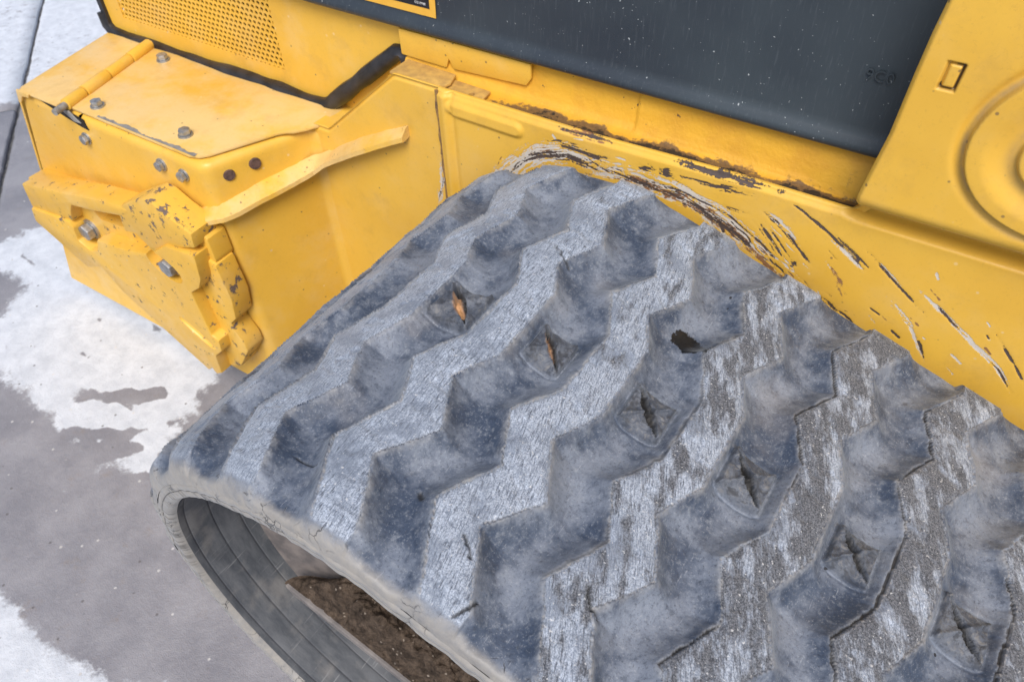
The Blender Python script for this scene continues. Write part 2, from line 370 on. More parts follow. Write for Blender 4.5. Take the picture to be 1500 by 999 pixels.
def mk_ground():
    t = NT('stained_concrete')
    n1 = t.noise(9, detail=6, rough=.65); n2 = t.noise(120, detail=5, rough=.7); n3 = t.noise(600, detail=3)
    wet = t.mix(t.step(n1, .3, .7), (0.215, 0.212, 0.235), (0.315, 0.308, 0.330))
    wet = t.mix(t.math('MULTIPLY', t.step(n2, .5, .75), .35), wet, (0.36, 0.36, 0.37))
    wet = t.mix(t.math('MULTIPLY', t.step(t.noise(26, detail=5, rough=.7), .58, .74), .4), wet, (0.26, 0.215, 0.18))
    dry = t.mix(t.step(t.noise(30, detail=6, rough=.7), .3, .7), (0.53, 0.56, 0.61), (0.68, 0.71, 0.76))
    dry = t.mix(t.math('MULTIPLY', t.step(n2, .55, .8), .35), dry, (0.50, 0.51, 0.53))
    w = t.step(t.math('ADD', t.attr('white'), t.math('MULTIPLY', t.math('SUBTRACT', t.noise(38, detail=6, rough=.75), .5), .60)), .40, .54)
    c = t.mix(w, wet, dry)
    v = t.voro(62); s = t.new('ShaderNodeSeparateColor'); t.put(s.inputs[0], t.voro(62, out='Color'))
    pit = t.math('MULTIPLY', t.step(v, .16, .09), t.step(s.outputs[0], .80, .82))
    c = t.mix(t.math('MULTIPLY', pit, .7), c, (0.11, 0.10, 0.10))
    grit = t.math('MULTIPLY', t.step(v, .16, .10), t.step(s.outputs[1], .86, .88))
    c = t.mix(t.math('MULTIPLY', grit, .7), c, (0.66, 0.64, 0.62))
    return t.out(c, t.fmix(w, .42, .85), t.bump(t.math('ADD', n2, t.math('MULTIPLY', n3, .6)), .0018, .7), spec=.35)
M_gnd = mk_ground(); M_joint = simple('joint_filler', (0.10, 0.10, 0.105), (0.20, 0.195, 0.19), .95, 0, 70, .002)

# ------------------------------------------------------------------ ground : slabs with recessed joints
def ground():
    bm = bmesh.new(); s = 60
    vs = [bm.verts.new(p) for p in ((-s, -s, -.012), (s, -s, -.012), (s, s, -.012), (-s, s, -.012))]; bm.faces.new(vs)
    g = from_bm('ground', bm, M_joint, lift=False); g['kind'] = 'structure'; g['label'] = 'grey stained concrete yard ground under the machine'
    O = np.array((-1.54, .60)); U = np.array((.772, -.636)); V = np.array((.636, .772))      # joint runs along U
    W1 = [(-1.181, .246), (-1.178, .331), (-1.163, .383), (-1.144, .432), (-1.043, .473), (-.848, .466), (-.618, .41), (-.535, .347), (-.538, .275), (-.475, .12), (-.54, .102), (-.635, .111), (-.753, .119), (-.865, .13), (-.988, .13)]
    NO = [(-1.155, .273), (-1.105, .284), (-1.008, .288), (-.988, .209), (-1.004, .179), (-1.1, .15)]
    W3 = [(-.551, -.113), (-.504, -.102), (-.425, -.114), (-.352, -.115), (-.276, -.101), (-.206, -.096), (-.35, -.4), (-.8, -.5)]
    def field(x, y):
        wx = x + (fbm(x * 14, y * 14, 3) - .5) * .07; wy = y + (fbm(x * 14, y * 14, 9) - .5) * .07
        def soft(poly, k=.075):
            d, _, _ = polydist(wx, wy, poly + poly[:1]); return np.clip(.5 + np.where(inpoly(wx, wy, poly), d, -d) / k * .5, 0, 1)
        m = soft(W1)
        m = np.minimum(m, 1 - soft(NO))
        # grey wash streaks through the pale patch near the machine
        a = (x * .82 + y * .57); b = (-x * .57 + y * .82)
        stx = fbm(a * 5, b * 26, 21); near = sst(-.86, -.58, x)
        m = np.minimum(m, 1 - .95 * sst(.55, .66, stx) * near)
        m = np.minimum(m, 1 - .6 * sst(.66, .74, fbm(x * 18, y * 30, 33)))
        far = sst(-1.46, -1.60, x * .9 - (y - .55) * .45 + (fbm(x * 9, y * 9, 5) - .5) * .25)
        sm = fbm(a * 22, b * 5, 55); smear = .62 * sst(.58, .74, sm) * sst(-.75, -.6, x) * sst(.25, .1, y) * sst(-.12, -.02, y)
        m = np.maximum(m, smear * .55) * (.80 + .35 * fbm(x * 12, y * 12, 66))
        return np.maximum(np.maximum(m, soft(W3)), np.maximum(far * .58, .0) + (fbm(x * 6, y * 6, 40) - .5) * .18)
    def slab(u0, u1, v0, v1, nu, nv, crumble):
        u = np.linspace(u0, u1, nu); v = np.linspace(v0, v1, nv); UU, VV = np.meshgrid(u, v, indexing='ij')
        # broken arris along the joint
        UU2 = UU.copy(); VV2 = VV.copy()
        VV2[:, 0] += crumble * fbm(UU[:, 0] * 40, UU[:, 0] * 0 + v0, 2); VV2[:, -1] -= crumble * fbm(UU[:, 0] * 40, UU[:, 0] * 0 + v1, 4)
        X = O[0] + UU2 * U[0] + VV2 * V[0]; Y = O[1] + UU2 * U[1] + VV2 * V[1]
        Z = (fbm(X * 8, Y * 8, 7) - .5) * .003
        top = np.stack([X, Y, Z], -1); n = nu * nv
        Vt = top.reshape(-1, 3); F = gridfaces(nu, nv)
        ring = np.concatenate([np.arange(nu) * nv, (nu - 1) * nv + np.arange(1, nv), (np.arange(nu - 2, -1, -1)) * nv + nv - 1, np.arange(nv - 2, 0, -1)])
        low = Vt[ring].copy(); low[:, 2] = -.011; k = len(ring); q = np.arange(k); q2 = (q + 1) % k
        F = np.concatenate([F, np.stack([ring, n + q, n + q2, ring[q2]], 1)])
        Va = np.concatenate([Vt, low]); w = field(Va[:, 0], Va[:, 1])
        from_np('concrete_slab', Va, F, M_gnd, g, {'white': w}, lift=False)
    J = .0035
    slab(-2.2, 4.5, J, 3.5, 420, 300, .006)          # slab with the rear of the machine
    slab(-2.2, 4.5, -3.6, -J, 420, 300, .006) if False else None
    slab(-.12 + J, 4.5, -3.4, -J, 560, 420, .006)    # slab along the near side of the joint
    slab(-4.0, -.12 - J, -3.4, -J, 90, 80, .006)     # slab beyond the cross joint
    slab(-6.0, -2.2 - 2 * J, J, 3.5, 40, 40, .006)
    return g
# which side of the joint the machine stands on is handled by the slab extents above
ground()

# ------------------------------------------------------------------ the machine
root = empty('compact_track_loader'); root['label'] = 'yellow compact track loader with worn zigzag rubber track and charcoal side panel'; root['category'] = 'track loader'

# ---- track : loop profile in the x-z plane, s runs along the tread (s falls towards the rear)
A = rad(17.35); P = .086
X0, R1, R2 = .19, .255, .288
RA = [(0.0325, 0.0173), (0.0031, 0.0713), (0.0245, 0.1172), (0.0055, 0.1566), (0.0261, 0.1957), (0.0288, 0.2617), (0.0092, 0.3007), (0.0294, 0.342), (0.0117, 0.3819), (0.0334, 0.4221)]
FA = [(0.0640, 0.0253), (0.0382, 0.0734), (0.0633, 0.1139), (0.0422, 0.1558), (0.0595, 0.1944), (0.0601, 0.2689), (0.0446, 0.3016), (0.0641, 0.3416), (0.0453, 0.385), (0.0682, 0.4285)]
def build_profile():
    ds = .001; total = math.pi + A
    s = X0; x, z = s * math.cos(A), -s * math.sin(A); th = math.pi - A     # heading rearwards and up
    S = [s]; XX = [x]; ZZ = [z]; TT = [th]; turned = 0
    while turned < total:
        f = min(1, max(0, (turned - rad(70)) / rad(25))); k = 1 / (R1 + (R2 - R1) * f)
        th += k * ds; turned += k * ds; x += math.cos(th) * ds; z += math.sin(th) * ds; s -= ds
        S.append(s); XX.append(x); ZZ.append(z); TT.append(th)
    zb = z; RFr = .13; sf = (-(zb + RFr) - RFr * math.cos(A)) / math.sin(A)
    xc = sf * math.cos(A) - RFr * math.sin(A)
    th = math.pi * 2; n = int((xc - x) / ds)
    for i in range(n): x += ds; s -= ds; S.append(s); XX.append(x); ZZ.append(zb); TT.append(th)
    turned = 0
    while turned < math.pi - A:
        th += ds / RFr; turned += ds / RFr; x += math.cos(th) * ds; z = z + math.sin(th) * ds; s -= ds
        S.append(s); XX.append(x); ZZ.append(z); TT.append(th)
    # the flat top in front of X0
    s0 = np.arange(sf, X0, -ds)
    S = np.concatenate([s0, S]); XX = np.concatenate([s0 * math.cos(A), XX]); ZZ = np.concatenate([-s0 * math.sin(A), ZZ])
    TT = np.concatenate([np.full(len(s0), math.pi - A), TT])
    return S[::-1], XX[::-1], ZZ[::-1], TT[::-1], zb
PS, PX, PZ, PT, ZB = build_profile()
def loop(s, h):
    x = np.interp(s, PS, PX); z = np.interp(s, PS, PZ); t = np.interp(s, PS, PT)
    return x + h * np.sin(t), z - h * np.cos(t)          # outward normal is to the right of the rearward heading
DEP = .0180; YO, YI = .008, .444
def field(s, y):
    """height over the tread, 0 on the lug tops; returns dict of masks"""
    jx = s + (fbm(s * 110, y * 110, 1, 3) - .5) * .0022 + (fbm(s * 420, y * 420, 2, 2) - .5) * .0007
    jy = y + (fbm(s * 110, y * 110, 5, 3) - .5) * .0022
    ra = np.array(RA); fa = np.array(FA)
    yy = np.clip(jy, .0, .46)
    xr = np.interp(yy, ra[:, 1], ra[:, 0]); xf = np.interp(yy, fa[:, 1], fa[:, 0])
    k = np.floor((jx - xr) / P); loc = jx - k * P            # loc in [xr, xr+P): lug first then the groove
    inlug = loc <= xf
    df, _, _ = polydist(loc, jy, FA); dr, _, _ = polydist(loc - P, jy, RA)
    dfi, _, _ = polydist(loc, jy, FA); dri, _, _ = polydist(loc, jy, RA)
    ei = np.minimum(dfi, dri)
    def wall(d, w, p): t = np.clip(d / w, 0, 1); return 1 - (1 - t) ** p
    gf = wall(df, .027, 2.1); gr_ = wall(dr, .024, 2.2)
    g = np.minimum(gf, gr_) - .10 * np.exp(-np.abs(gf - gr_) / .12)
    h = np.where(inlug, 0, -DEP * np.clip(g, 0, 1))
    # very slight dishing and roll-off of the worn tops
    h = np.where(inlug, -.0022 * np.exp(-ei / .0020) - .0016 * fbm(s * 45, y * 45, 8) - .0010 * sst(.55, .7, fbm(s * 90, y * 90, 18)), h)
    ed = np.where(inlug, ei, np.minimum(df, dr))
    # lug index of the nearest groove centre
    kk = np.round((s - .0) / P); dx = s - kk * P; dy = y - .225
    szk = .93 + .22 * vn(kk * 7.3 + .5, kk * 0, 6); dx = (dx + (vn(kk * 3.1, kk * 0, 7) - .5) * .003) / szk; dy = (dy + (vn(kk * 4.7, kk * 0, 8) - .5) * .004) / szk; q = np.maximum(np.abs(dx), np.abs(dy) * .95) + (fbm(s * 90, y * 90, 14, 2) - .5) * .0012; mound = sst(.0185, .0160, q) * (kk > .5)
    rot = (dx - dy) * .7071; rot2 = (dx + dy) * .7071
    wob = (fbm(s * 200, y * 200, 12, 2) - .5) * .004
    pyr = .0070 * np.clip(1 - q / .019, 0, 1) + .0042 * mound
    ridge = .0022 * np.exp(-((np.abs(rot2 + wob * .6) - .0022) / .0014) ** 2) + .0026 * np.exp(-((rot + wob) / .0015) ** 2)
    lump = (fbm(s * 160, y * 160, 15, 3) - .5) * .0030
    vary = .7 + .6 * vn(kk * 3.7, kk * 0 + 2, 4)
    out = ~inlug
    h = np.where(out, h + mound * (pyr + ridge + lump) * vary, h)
    trench = -.0016 * np.exp(-((q - .0192) / .0013) ** 2) * (kk > .5); h = np.where(out, h + trench, h)
    slw = .0040 * np.clip(1 - (np.abs(rot) / .0205) ** 2, 0, 1) * (.75 + .5 * vn(kk * 5.1, kk * 0, 9))
    slit = sst(slw + .0004, slw - .0005, np.abs(rot2 + wob * .5)) * (np.abs(rot) < .0205) * out * (kk > .5)
    h = h - slit * .009
    core = np.where((kk == 1) | (kk == 2), sst(slw * .9 + .0003, slw * .3, np.abs(rot2 + wob * .5 + slw * .45)) * (np.abs(rot + .002) < .012) * out, 0)
    slit = slit * (1 - core)
    # a tear opening along the back edge of the lugs towards the front
    tear_d, ta, _ = polydist(loc - P, jy, RA[1:10])
    tw = .0026 * (fbm(s * 160, y * 160, 62, 2) * .9 + .25) * sst(.34, .55, vn(s * 20, y * 20, 61)); tear = sst(tw + .0004, tw - .0006, tear_d) * out * sst(.22, .34, s) * (tw > .0004)
    h = h - tear * .004
    # single cracks
    for pl, w in (([(.118, .319), (.127, .312), (.139, .306)], .0012), ([(.286, .083), (.294, .074), (.302, .072)], .0014), ([(.066, .050), (.079, .0515), (.090, .051)], .0009), ([(.163, .073), (.167, .069)], .0022), ([(.236, .035), (.229, .018)], .0014), ([(.205, .062), (.214, .056), (.217, .052)], .0013)):
        cd, _, _ = polydist(s + wob, y + wob, pl); m = sst(w, w * .4, cd); h = h - .003 * m; slit = np.maximum(slit, m * .85)
    slit = np.maximum(slit, tear * .9)
    h = h + (fbm(s * 45, y * 45, 30, 3) - .5) * .0028 * out
    # shoulders
    def shoulder(d, r, k): t = np.clip((r - d) / r, 0, 1); return k * (1 - np.sqrt(np.clip(1 - t ** 2, 0, 1)))
    drop = np.maximum(shoulder(y - YO, .021, .024), shoulder(YI - y, .020, .030))
    kq = .006; a_, b_ = -h, drop; hh = np.clip(.5 + .5 * (b_ - a_) / kq, 0, 1)
    hs = a_ + (b_ - a_) * hh + kq * hh * (1 - hh)
    far = (drop > 1e-5)
    h = np.where(far, -np.maximum(hs, 0) , h)
    lowk = sst(-1.2, .8, k)
    top = (.45 + .55 * lowk) * inlug * sst(.006, .0035, drop + np.maximum(-h - drop, 0) * 0) * sst(-.0062, -.0045, h + np.where(far, .0008, 0))
    band = sst(.026, .008, y) * .9
    tar = np.exp(-(((s - .252) / .013) ** 2 + ((y - .312) / .011) ** 2)) + .75 * np.exp(-(((s - .262) / .011) ** 2 + ((y - .305) / .006) ** 2))
    return dict(h=h, inlug=inlug, k=k, top=top, edge=np.clip(ed / .01, 0, 1), band=band, tar=np.clip(tar * 1.25, 0, 1), slit=np.clip(slit, 0, 1), core=core, mound=mound * out)
STA = {}
def streak_angle(k): return rad(90 + 26 * np.clip((np.asarray(k) - 1.2) / 1.6, 0, 1) + 12 * (vn(np.asarray(k) * 2.3, 0 * np.asarray(k), 3) - .5))
def build_track():
    s_all_lo = PS[0]
    dense = np.arange(-.20, .64, .0011); c1 = np.arange(s_all_lo, -.203, .005); c2 = np.arange(.644, PS[-1], .006)
    s = np.concatenate([c1, dense, c2, [PS[-1]]])
    y = np.concatenate([np.linspace(YO, YO + .006, 8)[:-1], np.arange(YO + .006, YI - .005, .0011), np.linspace(YI - .005, YI, 8)])
    S, Y = np.meshgrid(s, y, indexing='ij'); D = field(S, Y)
    H = D['h']; X, Z = loop(S, H); ns, ny = S.shape
    # the sidewalls wander a little where the edge is scuffed
    Yp = Y + (fbm(S * 60, Y * 0, 50) - .5) * .004 * sst(.02, .008, Y)
    pos = np.stack([X, Yp, Z], -1).reshape(-1, 3)
    an = streak_angle(np.round(D['k'])); cs, sn = np.cos(an), np.sin(an)
    st = np.stack([S * cs + Y * sn, -S * sn + Y * cs, D['k'] * .37], -1).reshape(-1, 3)
    wear_and_sheen = np.clip(.95 - .24 * (D['k'] - .6) , .30, 1) + .25 * sst(.35, .05, Y) * sst(4.5, 2.5, D['k'])  # polish wear, plus sky sheen painted as paler tops towards the rear
    at = {n: D[n].reshape(-1).astype(np.float32) for n in ('top', 'edge', 'band', 'tar', 'slit', 'core', 'mound')}
    at['wear_and_sheen'] = np.clip(wear_and_sheen, 0, 1.2).reshape(-1); at['st'] = st
    F = gridfaces(ns, ny, flip=False)
    lug = D['inlug'].reshape(-1) & (Y.reshape(-1) > YO + .006) & (Y.reshape(-1) < YI - .004)
    kf = D['k'].reshape(-1)
    fl = lug[F].all(1); fk = kf[F[:, 0]]
    def sub(faces):
        u, inv = np.unique(faces, return_inverse=True); return u, inv.reshape(faces.shape)
    u, f = sub(F[~fl])
    # carcass = groove surface + sidewalls + smooth inside
    base = pos[u]; nb = len(base); atc = {n: a[u] for n, a in at.items()}
    tr = from_np('rubber_track', base, f, M_rub, root, atc); tr['label'] = 'worn grey rubber track with zigzag lugs and torn core mounds'
    # sidewall strips: from the shoulder edge round to the inside face
    si = np.concatenate([np.arange(s_all_lo, -.6, .006), np.arange(-.6, .68, .0025), np.arange(.684, PS[-1], .006)])
    hb = np.interp(si, s, H[:, 0]); hi = np.interp(si, s, H[:, -1]); TH = -.041
    rows = []
    for j, (yy, t) in enumerate(((YO + .0006, 0.0), (YO - .001, .12), (YO - .0012, .35), (YO - .0006, .36), (YO - .0008, .40), (YO - .0012, .42), (YO - .0010, .75), (YO + .0015, .92), (YO + .005, 1.0))):
        hh = hb + (TH - hb) * t
        # little transverse pleats on the sidewall
        pl = (vn(si * 130, si * 0 + 1, 71) - .5) * .0012 * (t > .05) * (t < .95)
        x, z = loop(si, hh); rows.append(np.stack([x, yy + pl, z], -1))
    R = np.stack(rows, 1); n1, m1 = R.shape[:2]; V1 = R.reshape(-1, 3)
    one = np.ones(n1 * m1, np.float32); sS = np.repeat(si, m1); tt = np.tile(np.arange(m1) / (m1 - 1.), n1)
    sl = ((tt > .36) & (tt < .52)).astype(np.float32) * .8
    sl = np.maximum(sl, (sst(.60, .78, vn(sS * 430, tt * 1.2, 44)) * sst(.12, .05, sS) * sst(-.40, -.25, sS) * sst(.45, .6, tt) * sst(1.0, .85, tt) * .55)); sl = sl.astype(np.float32)
    a1 = {'top': one * 0, 'edge': one, 'band': one * .95, 'tar': one * 0, 'slit': sl, 'core': one * 0, 'mound': one * 0, 'wear_and_sheen': one * 0, 'st': np.stack([sS, tt, one], -1)}
    sw = from_np('sidewall', V1, gridfaces(n1, m1, True), M_rub, tr, a1)
    rows = []
    for yy, t in ((YI, 0.0), (YI + .001, .5), (YI - .001, 1.0)):
        x, z = loop(si, hi + (TH - hi) * t); rows.append(np.stack([x, 0 * x + yy, z], -1))
    R = np.stack(rows, 1); V2 = R.reshape(-1, 3); o3 = np.ones(len(V2), np.float32)
    from_np('sidewall', V2, gridfaces(n1, 3), M_rub, tr, {'top': o3 * 0, 'edge': o3, 'band': o3 * .3, 'st': V2 * 1.0})
    # inside face with three running grooves
    yi = np.unique(np.concatenate([np.linspace(YO + .005, YI - .001, 60)] + [np.array([c - .0014, c - .0006, c, c + .0006, c + .0014]) for c in (.020, .045, .070, .36, .385)]))
    SI, YY = np.meshgrid(si, yi, indexing='ij'); gro = np.zeros_like(SI)
    for c in (.020, .045, .070, .36, .385): gro = np.maximum(gro, sst(.0009, .0002, np.abs(YY - c)))
    lugs = sst(.03, .024, np.abs(YY - .225)) * sst(.018, .013, np.abs(((SI + .02) % P) - P / 2))
    Hh = TH + gro * .0007 - lugs * .03 - .0008 * fbm(SI * 30, YY * 30, 77)
    x, z = loop(SI, Hh); V3 = np.stack([x, YY, z], -1).reshape(-1, 3)
    from_np('inner_face', V3, gridfaces(len(si), len(yi), True), M_inn, tr, {'slit': gro.reshape(-1), 'st': np.stack([SI, YY, 0 * SI], -1).reshape(-1, 3)})
    # each zigzag lug its own piece
    for k in np.unique(fk[fl]):
        g = F[fl][fk[fl] == k]
        u, f = sub(g)
        if len(f) < 30: continue
        from_np('tread_lug', pos[u], f, M_rub, tr, {n: a[u] for n, a in at.items()})
    return tr
track = build_track()

# ---- running gear seen through the loop
def running_gear():
    bm = bmesh.new(); cx, cz, r = .108, -.303, .203
    prof = [(.076, r), (.080, r + .003), (.090, r + .003), (.096, r - .004), (.104, r - .004), (.104, .02)]; n = 72; rings = []
    prof = [(.088, .02), (.090, r - .05), (.083, r - .026), (.078, r - .010)] + prof
    for i in range(n):
        a = 2 * math.pi * i / n; rings.append([bm.verts.new((cx + q * math.cos(a), yy, cz + q * math.sin(a))) for yy, q in prof])
    for i in range(n):
        p, q = rings[i], rings[(i + 1) % n]
        for j in range(len(prof) - 1): bm.faces.new((p[j], p[j + 1], q[j + 1], q[j]))
    w = from_bm('rear_idler_wheel', bm, M_rim, root, smooth=True)
    bm = bmesh.new(); prism_xz(bm, [(cx + .05 * math.cos(a), cz + .05 * math.sin(a)) for a in np.linspace(0, 2 * math.pi, 24, endpoint=False)], .084, .12); bevel(bm, .004)
    from_bm('hub', bm, M_frame, w, smooth=True)
    # track frame beam, parallel to the top run
    ca, sa = math.cos(A), -math.sin(A)
    bm = bmesh.new(); p0 = np.array((-.052, -.372)); L = .95; d = np.array((ca, sa)); dn = np.array((sa, -ca))
    prism_xz(bm, [tuple(p0 + dn * .0), tuple(p0 + d * L), tuple(p0 + d * L + dn * .010), tuple(p0 + d * .01 + dn * .010)], .052, .058)
    bevel(bm, .0015)
    fr = from_bm('track_frame', bm, M_frame, root)
    bm = bmesh.new(); prism_xz(bm, [tuple(p0 + d * .02 + dn * .008), tuple(p0 + d * L + dn * .008), tuple(p0 + d * L + dn * .05), tuple(p0 + d * .03 + dn * .055)], .110, .30); from_bm('frame_box', bm, M_frame, fr)
    # dirt caked on the frame
    u = np.arange(-.002, L, .0022); v = np.linspace(.054, .088, 26); UU, VV = np.meshgrid(u, v, indexing='ij')
    hgt = .004 + .038 * sst(.054, .076, VV) + (fbm(UU * 30, VV * 30, 81) - .5) * .022 + (fbm(UU * 170, VV * 170, 84) - .5) * .016
    hgt = np.where(VV < .0555, -.002, hgt); hgt *= sst(-.004, .045, UU) * .9 + .1
    UU = UU + .045 * np.clip((VV - .054) / .034, 0, 1) ** 2 * np.exp(-np.clip(UU, 0, 9) / .04)
    X = p0[0] + UU * d[0] - dn[0] * hgt; Z = p0[1] + UU * d[1] - dn[1] * hgt
    o = from_np('caked_dirt', np.stack([X, VV, Z], -1).reshape(-1, 3), gridfaces(len(u), len(v)), M_dirt, fr); o['kind'] = 'stuff'
    # a worn roller flange peeping out under the beam
    for q in (.10, .30, .52):
        c = p0 + d * q + dn * .055; bm = bmesh.new()
        for y0, y1, r in ((.110, .118, .040), (.120, .16, .034)): prism_xz(bm, [(c[0] + r * math.cos(a), c[1] + r * math.sin(a)) for a in np.linspace(0, 2 * math.pi, 28, endpoint=False)], y0, y1)
        bevel(bm, .002); from_bm('track_roller', bm, M_rim, root, smooth=True)
running_gear()

# ---- chassis side wall with scrapes
YW = .462
def ztop(x):
    z = -.036 - np.clip(-.182 - x, 0, .120) * .86
    z = z - .0 * x; r = np.clip(x - .262, 0, .08); return z + .004 * sst(.05, .22, x) + .022 * sst(.306, .330, x)
STK = [  # polyline in (x, z), half width, channel, strength
 ([(.0138, -.0534), (.0527, -.0545), (.0938, -.0560)], .0038, 'dark', 1.05), ([(.115, -.0514), (.129, -.0504)], .0028, 'dark', .9),
 ([(.1395, -.0492), (.1480, -.0488)], .0062, 'dark', 1.25), ([(.1573, -.0484), (.1928, -.0462), (.2265, -.0430)], .0036, 'dark', 1.05),
 ([(.1498, -.0345), (.1969, -.0345), (.2504, -.0330)], .0032, 'dark', 1.1), ([(.0217, -.0372), (.0595, -.0368), (.0923, -.0360)], .0034, 'rust', 1.0), ([(.0217, -.0372), (.0595, -.0366), (.0923, -.0358)], .0030, 'dark', .7),
 ([(.2465, -.0340), (.2733, -.0446), (.298, -.0584), (.3182, -.071), (.3347, -.0823)], .0016, 'dark', 1.1), ([(.303, -.058), (.322, -.0690), (.338, -.0800)], .0012, 'dark', 1.1), ([(.296, -.0584), (.318, -.072), (.334, -.084)], .0036, 'pale', .75),
 ([(.2396, -.0574), (.2592, -.0679), (.2747, -.0817), (.2903, -.0956)], .0024, 'dark', .95), ([(.2396, -.0550), (.262, -.0669), (.2777, -.0807)], .0040, 'pale', .8),
 ([(.2392, -.0712), (.2512, -.0835), (.2636, -.0967)], .0018, 'dark', 1.0), ([(.232, -.0700), (.246, -.0835), (.2586, -.0987)], .0016, 'dark', .9), ([(.245, -.070), (.258, -.082), (.27, -.095)], .0014, 'dark', .9),
 ([(.0611, -.0751), (.1128, -.0652), (.1625, -.0678), (.1909, -.0759), (.2267, -.0903), (.2719, -.1202)], .0120, 'pale', 1.05),
 ([(.0611, -.0771), (.1128, -.0672), (.1625, -.0700), (.1909, -.0780), (.2267, -.0930), (.2719, -.1230)], .0070, 'rust', .95), ([(.09, -.0691), (.1328, -.0670), (.1725, -.0730), (.2109, -.086), (.2467, -.105)], .0050, 'dark', .85),
 ([(-.055, -.138), (-.0422, -.1153), (-.0197, -.0923), (.0057, -.0717), (.0375, -.0607), (.0759, -.0661)], .0125, 'pale', 1.1), ([(-.030, -.104), (-.0097, -.0850), (.0127, -.0717), (.045, -.0660), (.09, -.072)], .0042, 'dark', .85), ([(-.010, -.080), (.0157, -.0677), (.04, -.0620)], .0022, 'dark', .8),
 ([(.3301, -.0622), (.3516, -.0779), (.3756, -.0957), (.3898, -.1049)], .0015, 'dark', 1.1), ([(.3301, -.061), (.3516, -.0765), (.37, -.09)], .0028, 'pale', .6),
 ([(.3803, -.0841), (.4072, -.101), (.4376, -.1213), (.4608, -.1364), (.4792, -.1564)], .0030, 'pale', 1.05), ([(.395, -.0935), (.4072, -.101), (.42, -.11)], .0020, 'dark', 1.0), ([(.4376, -.1223), (.4608, -.1374), (.4792, -.1574)], .0012, 'dark', .9),
 ([(.4465, -.1025), (.4642, -.1217), (.4823, -.1412)], .0013, 'dark', 1.1), ([(.3569, -.1014), (.3837, -.1211), (.4063, -.1559)], .0030, 'pale', .85), ([(.385, -.124), (.398, -.140), (.4063, -.1559)], .0016, 'dark', .9),
 ([(.3046, -.0869), (.3166, -.1032), (.3286, -.1207)], .0042, 'rust', .75), ([(.3274, -.1324), (.3456, -.1319)], .0022, 'rust', .9), ([(.2739, -.1003), (.2775, -.1018)], .0045, 'dark', 1.1),
 ([(-.1388, -.1891), (-.1281, -.1506), (-.1237, -.1197)], .0055, 'pale', .95), ([(-.140, -.195), (-.131, -.165), (-.126, -.14)], .0030, 'dark', .7), ([(.199, -.0636), (.2285, -.0654)], .0018, 'dark', .9),
 ([(.227, -.0938), (.2427, -.1076), (.2601, -.1150), (.28, -.135)], .0034, 'rust', .9), ([(.12, -.061), (.16, -.0630), (.20, -.070)], .0014, 'dark', .85), ([(.17, -.060), (.20, -.066), (.225, -.076)], .0026, 'pale', .8), ([(.18, -.064), (.21, -.073), (.24, -.0885), (.262, -.104)], .0013, 'dark', .9), ([(-.07, -.070), (-.064, -.058)], .0016, 'pale', .6), ([(.01, -.058), (.012, -.05)], .0012, 'pale', .6)]
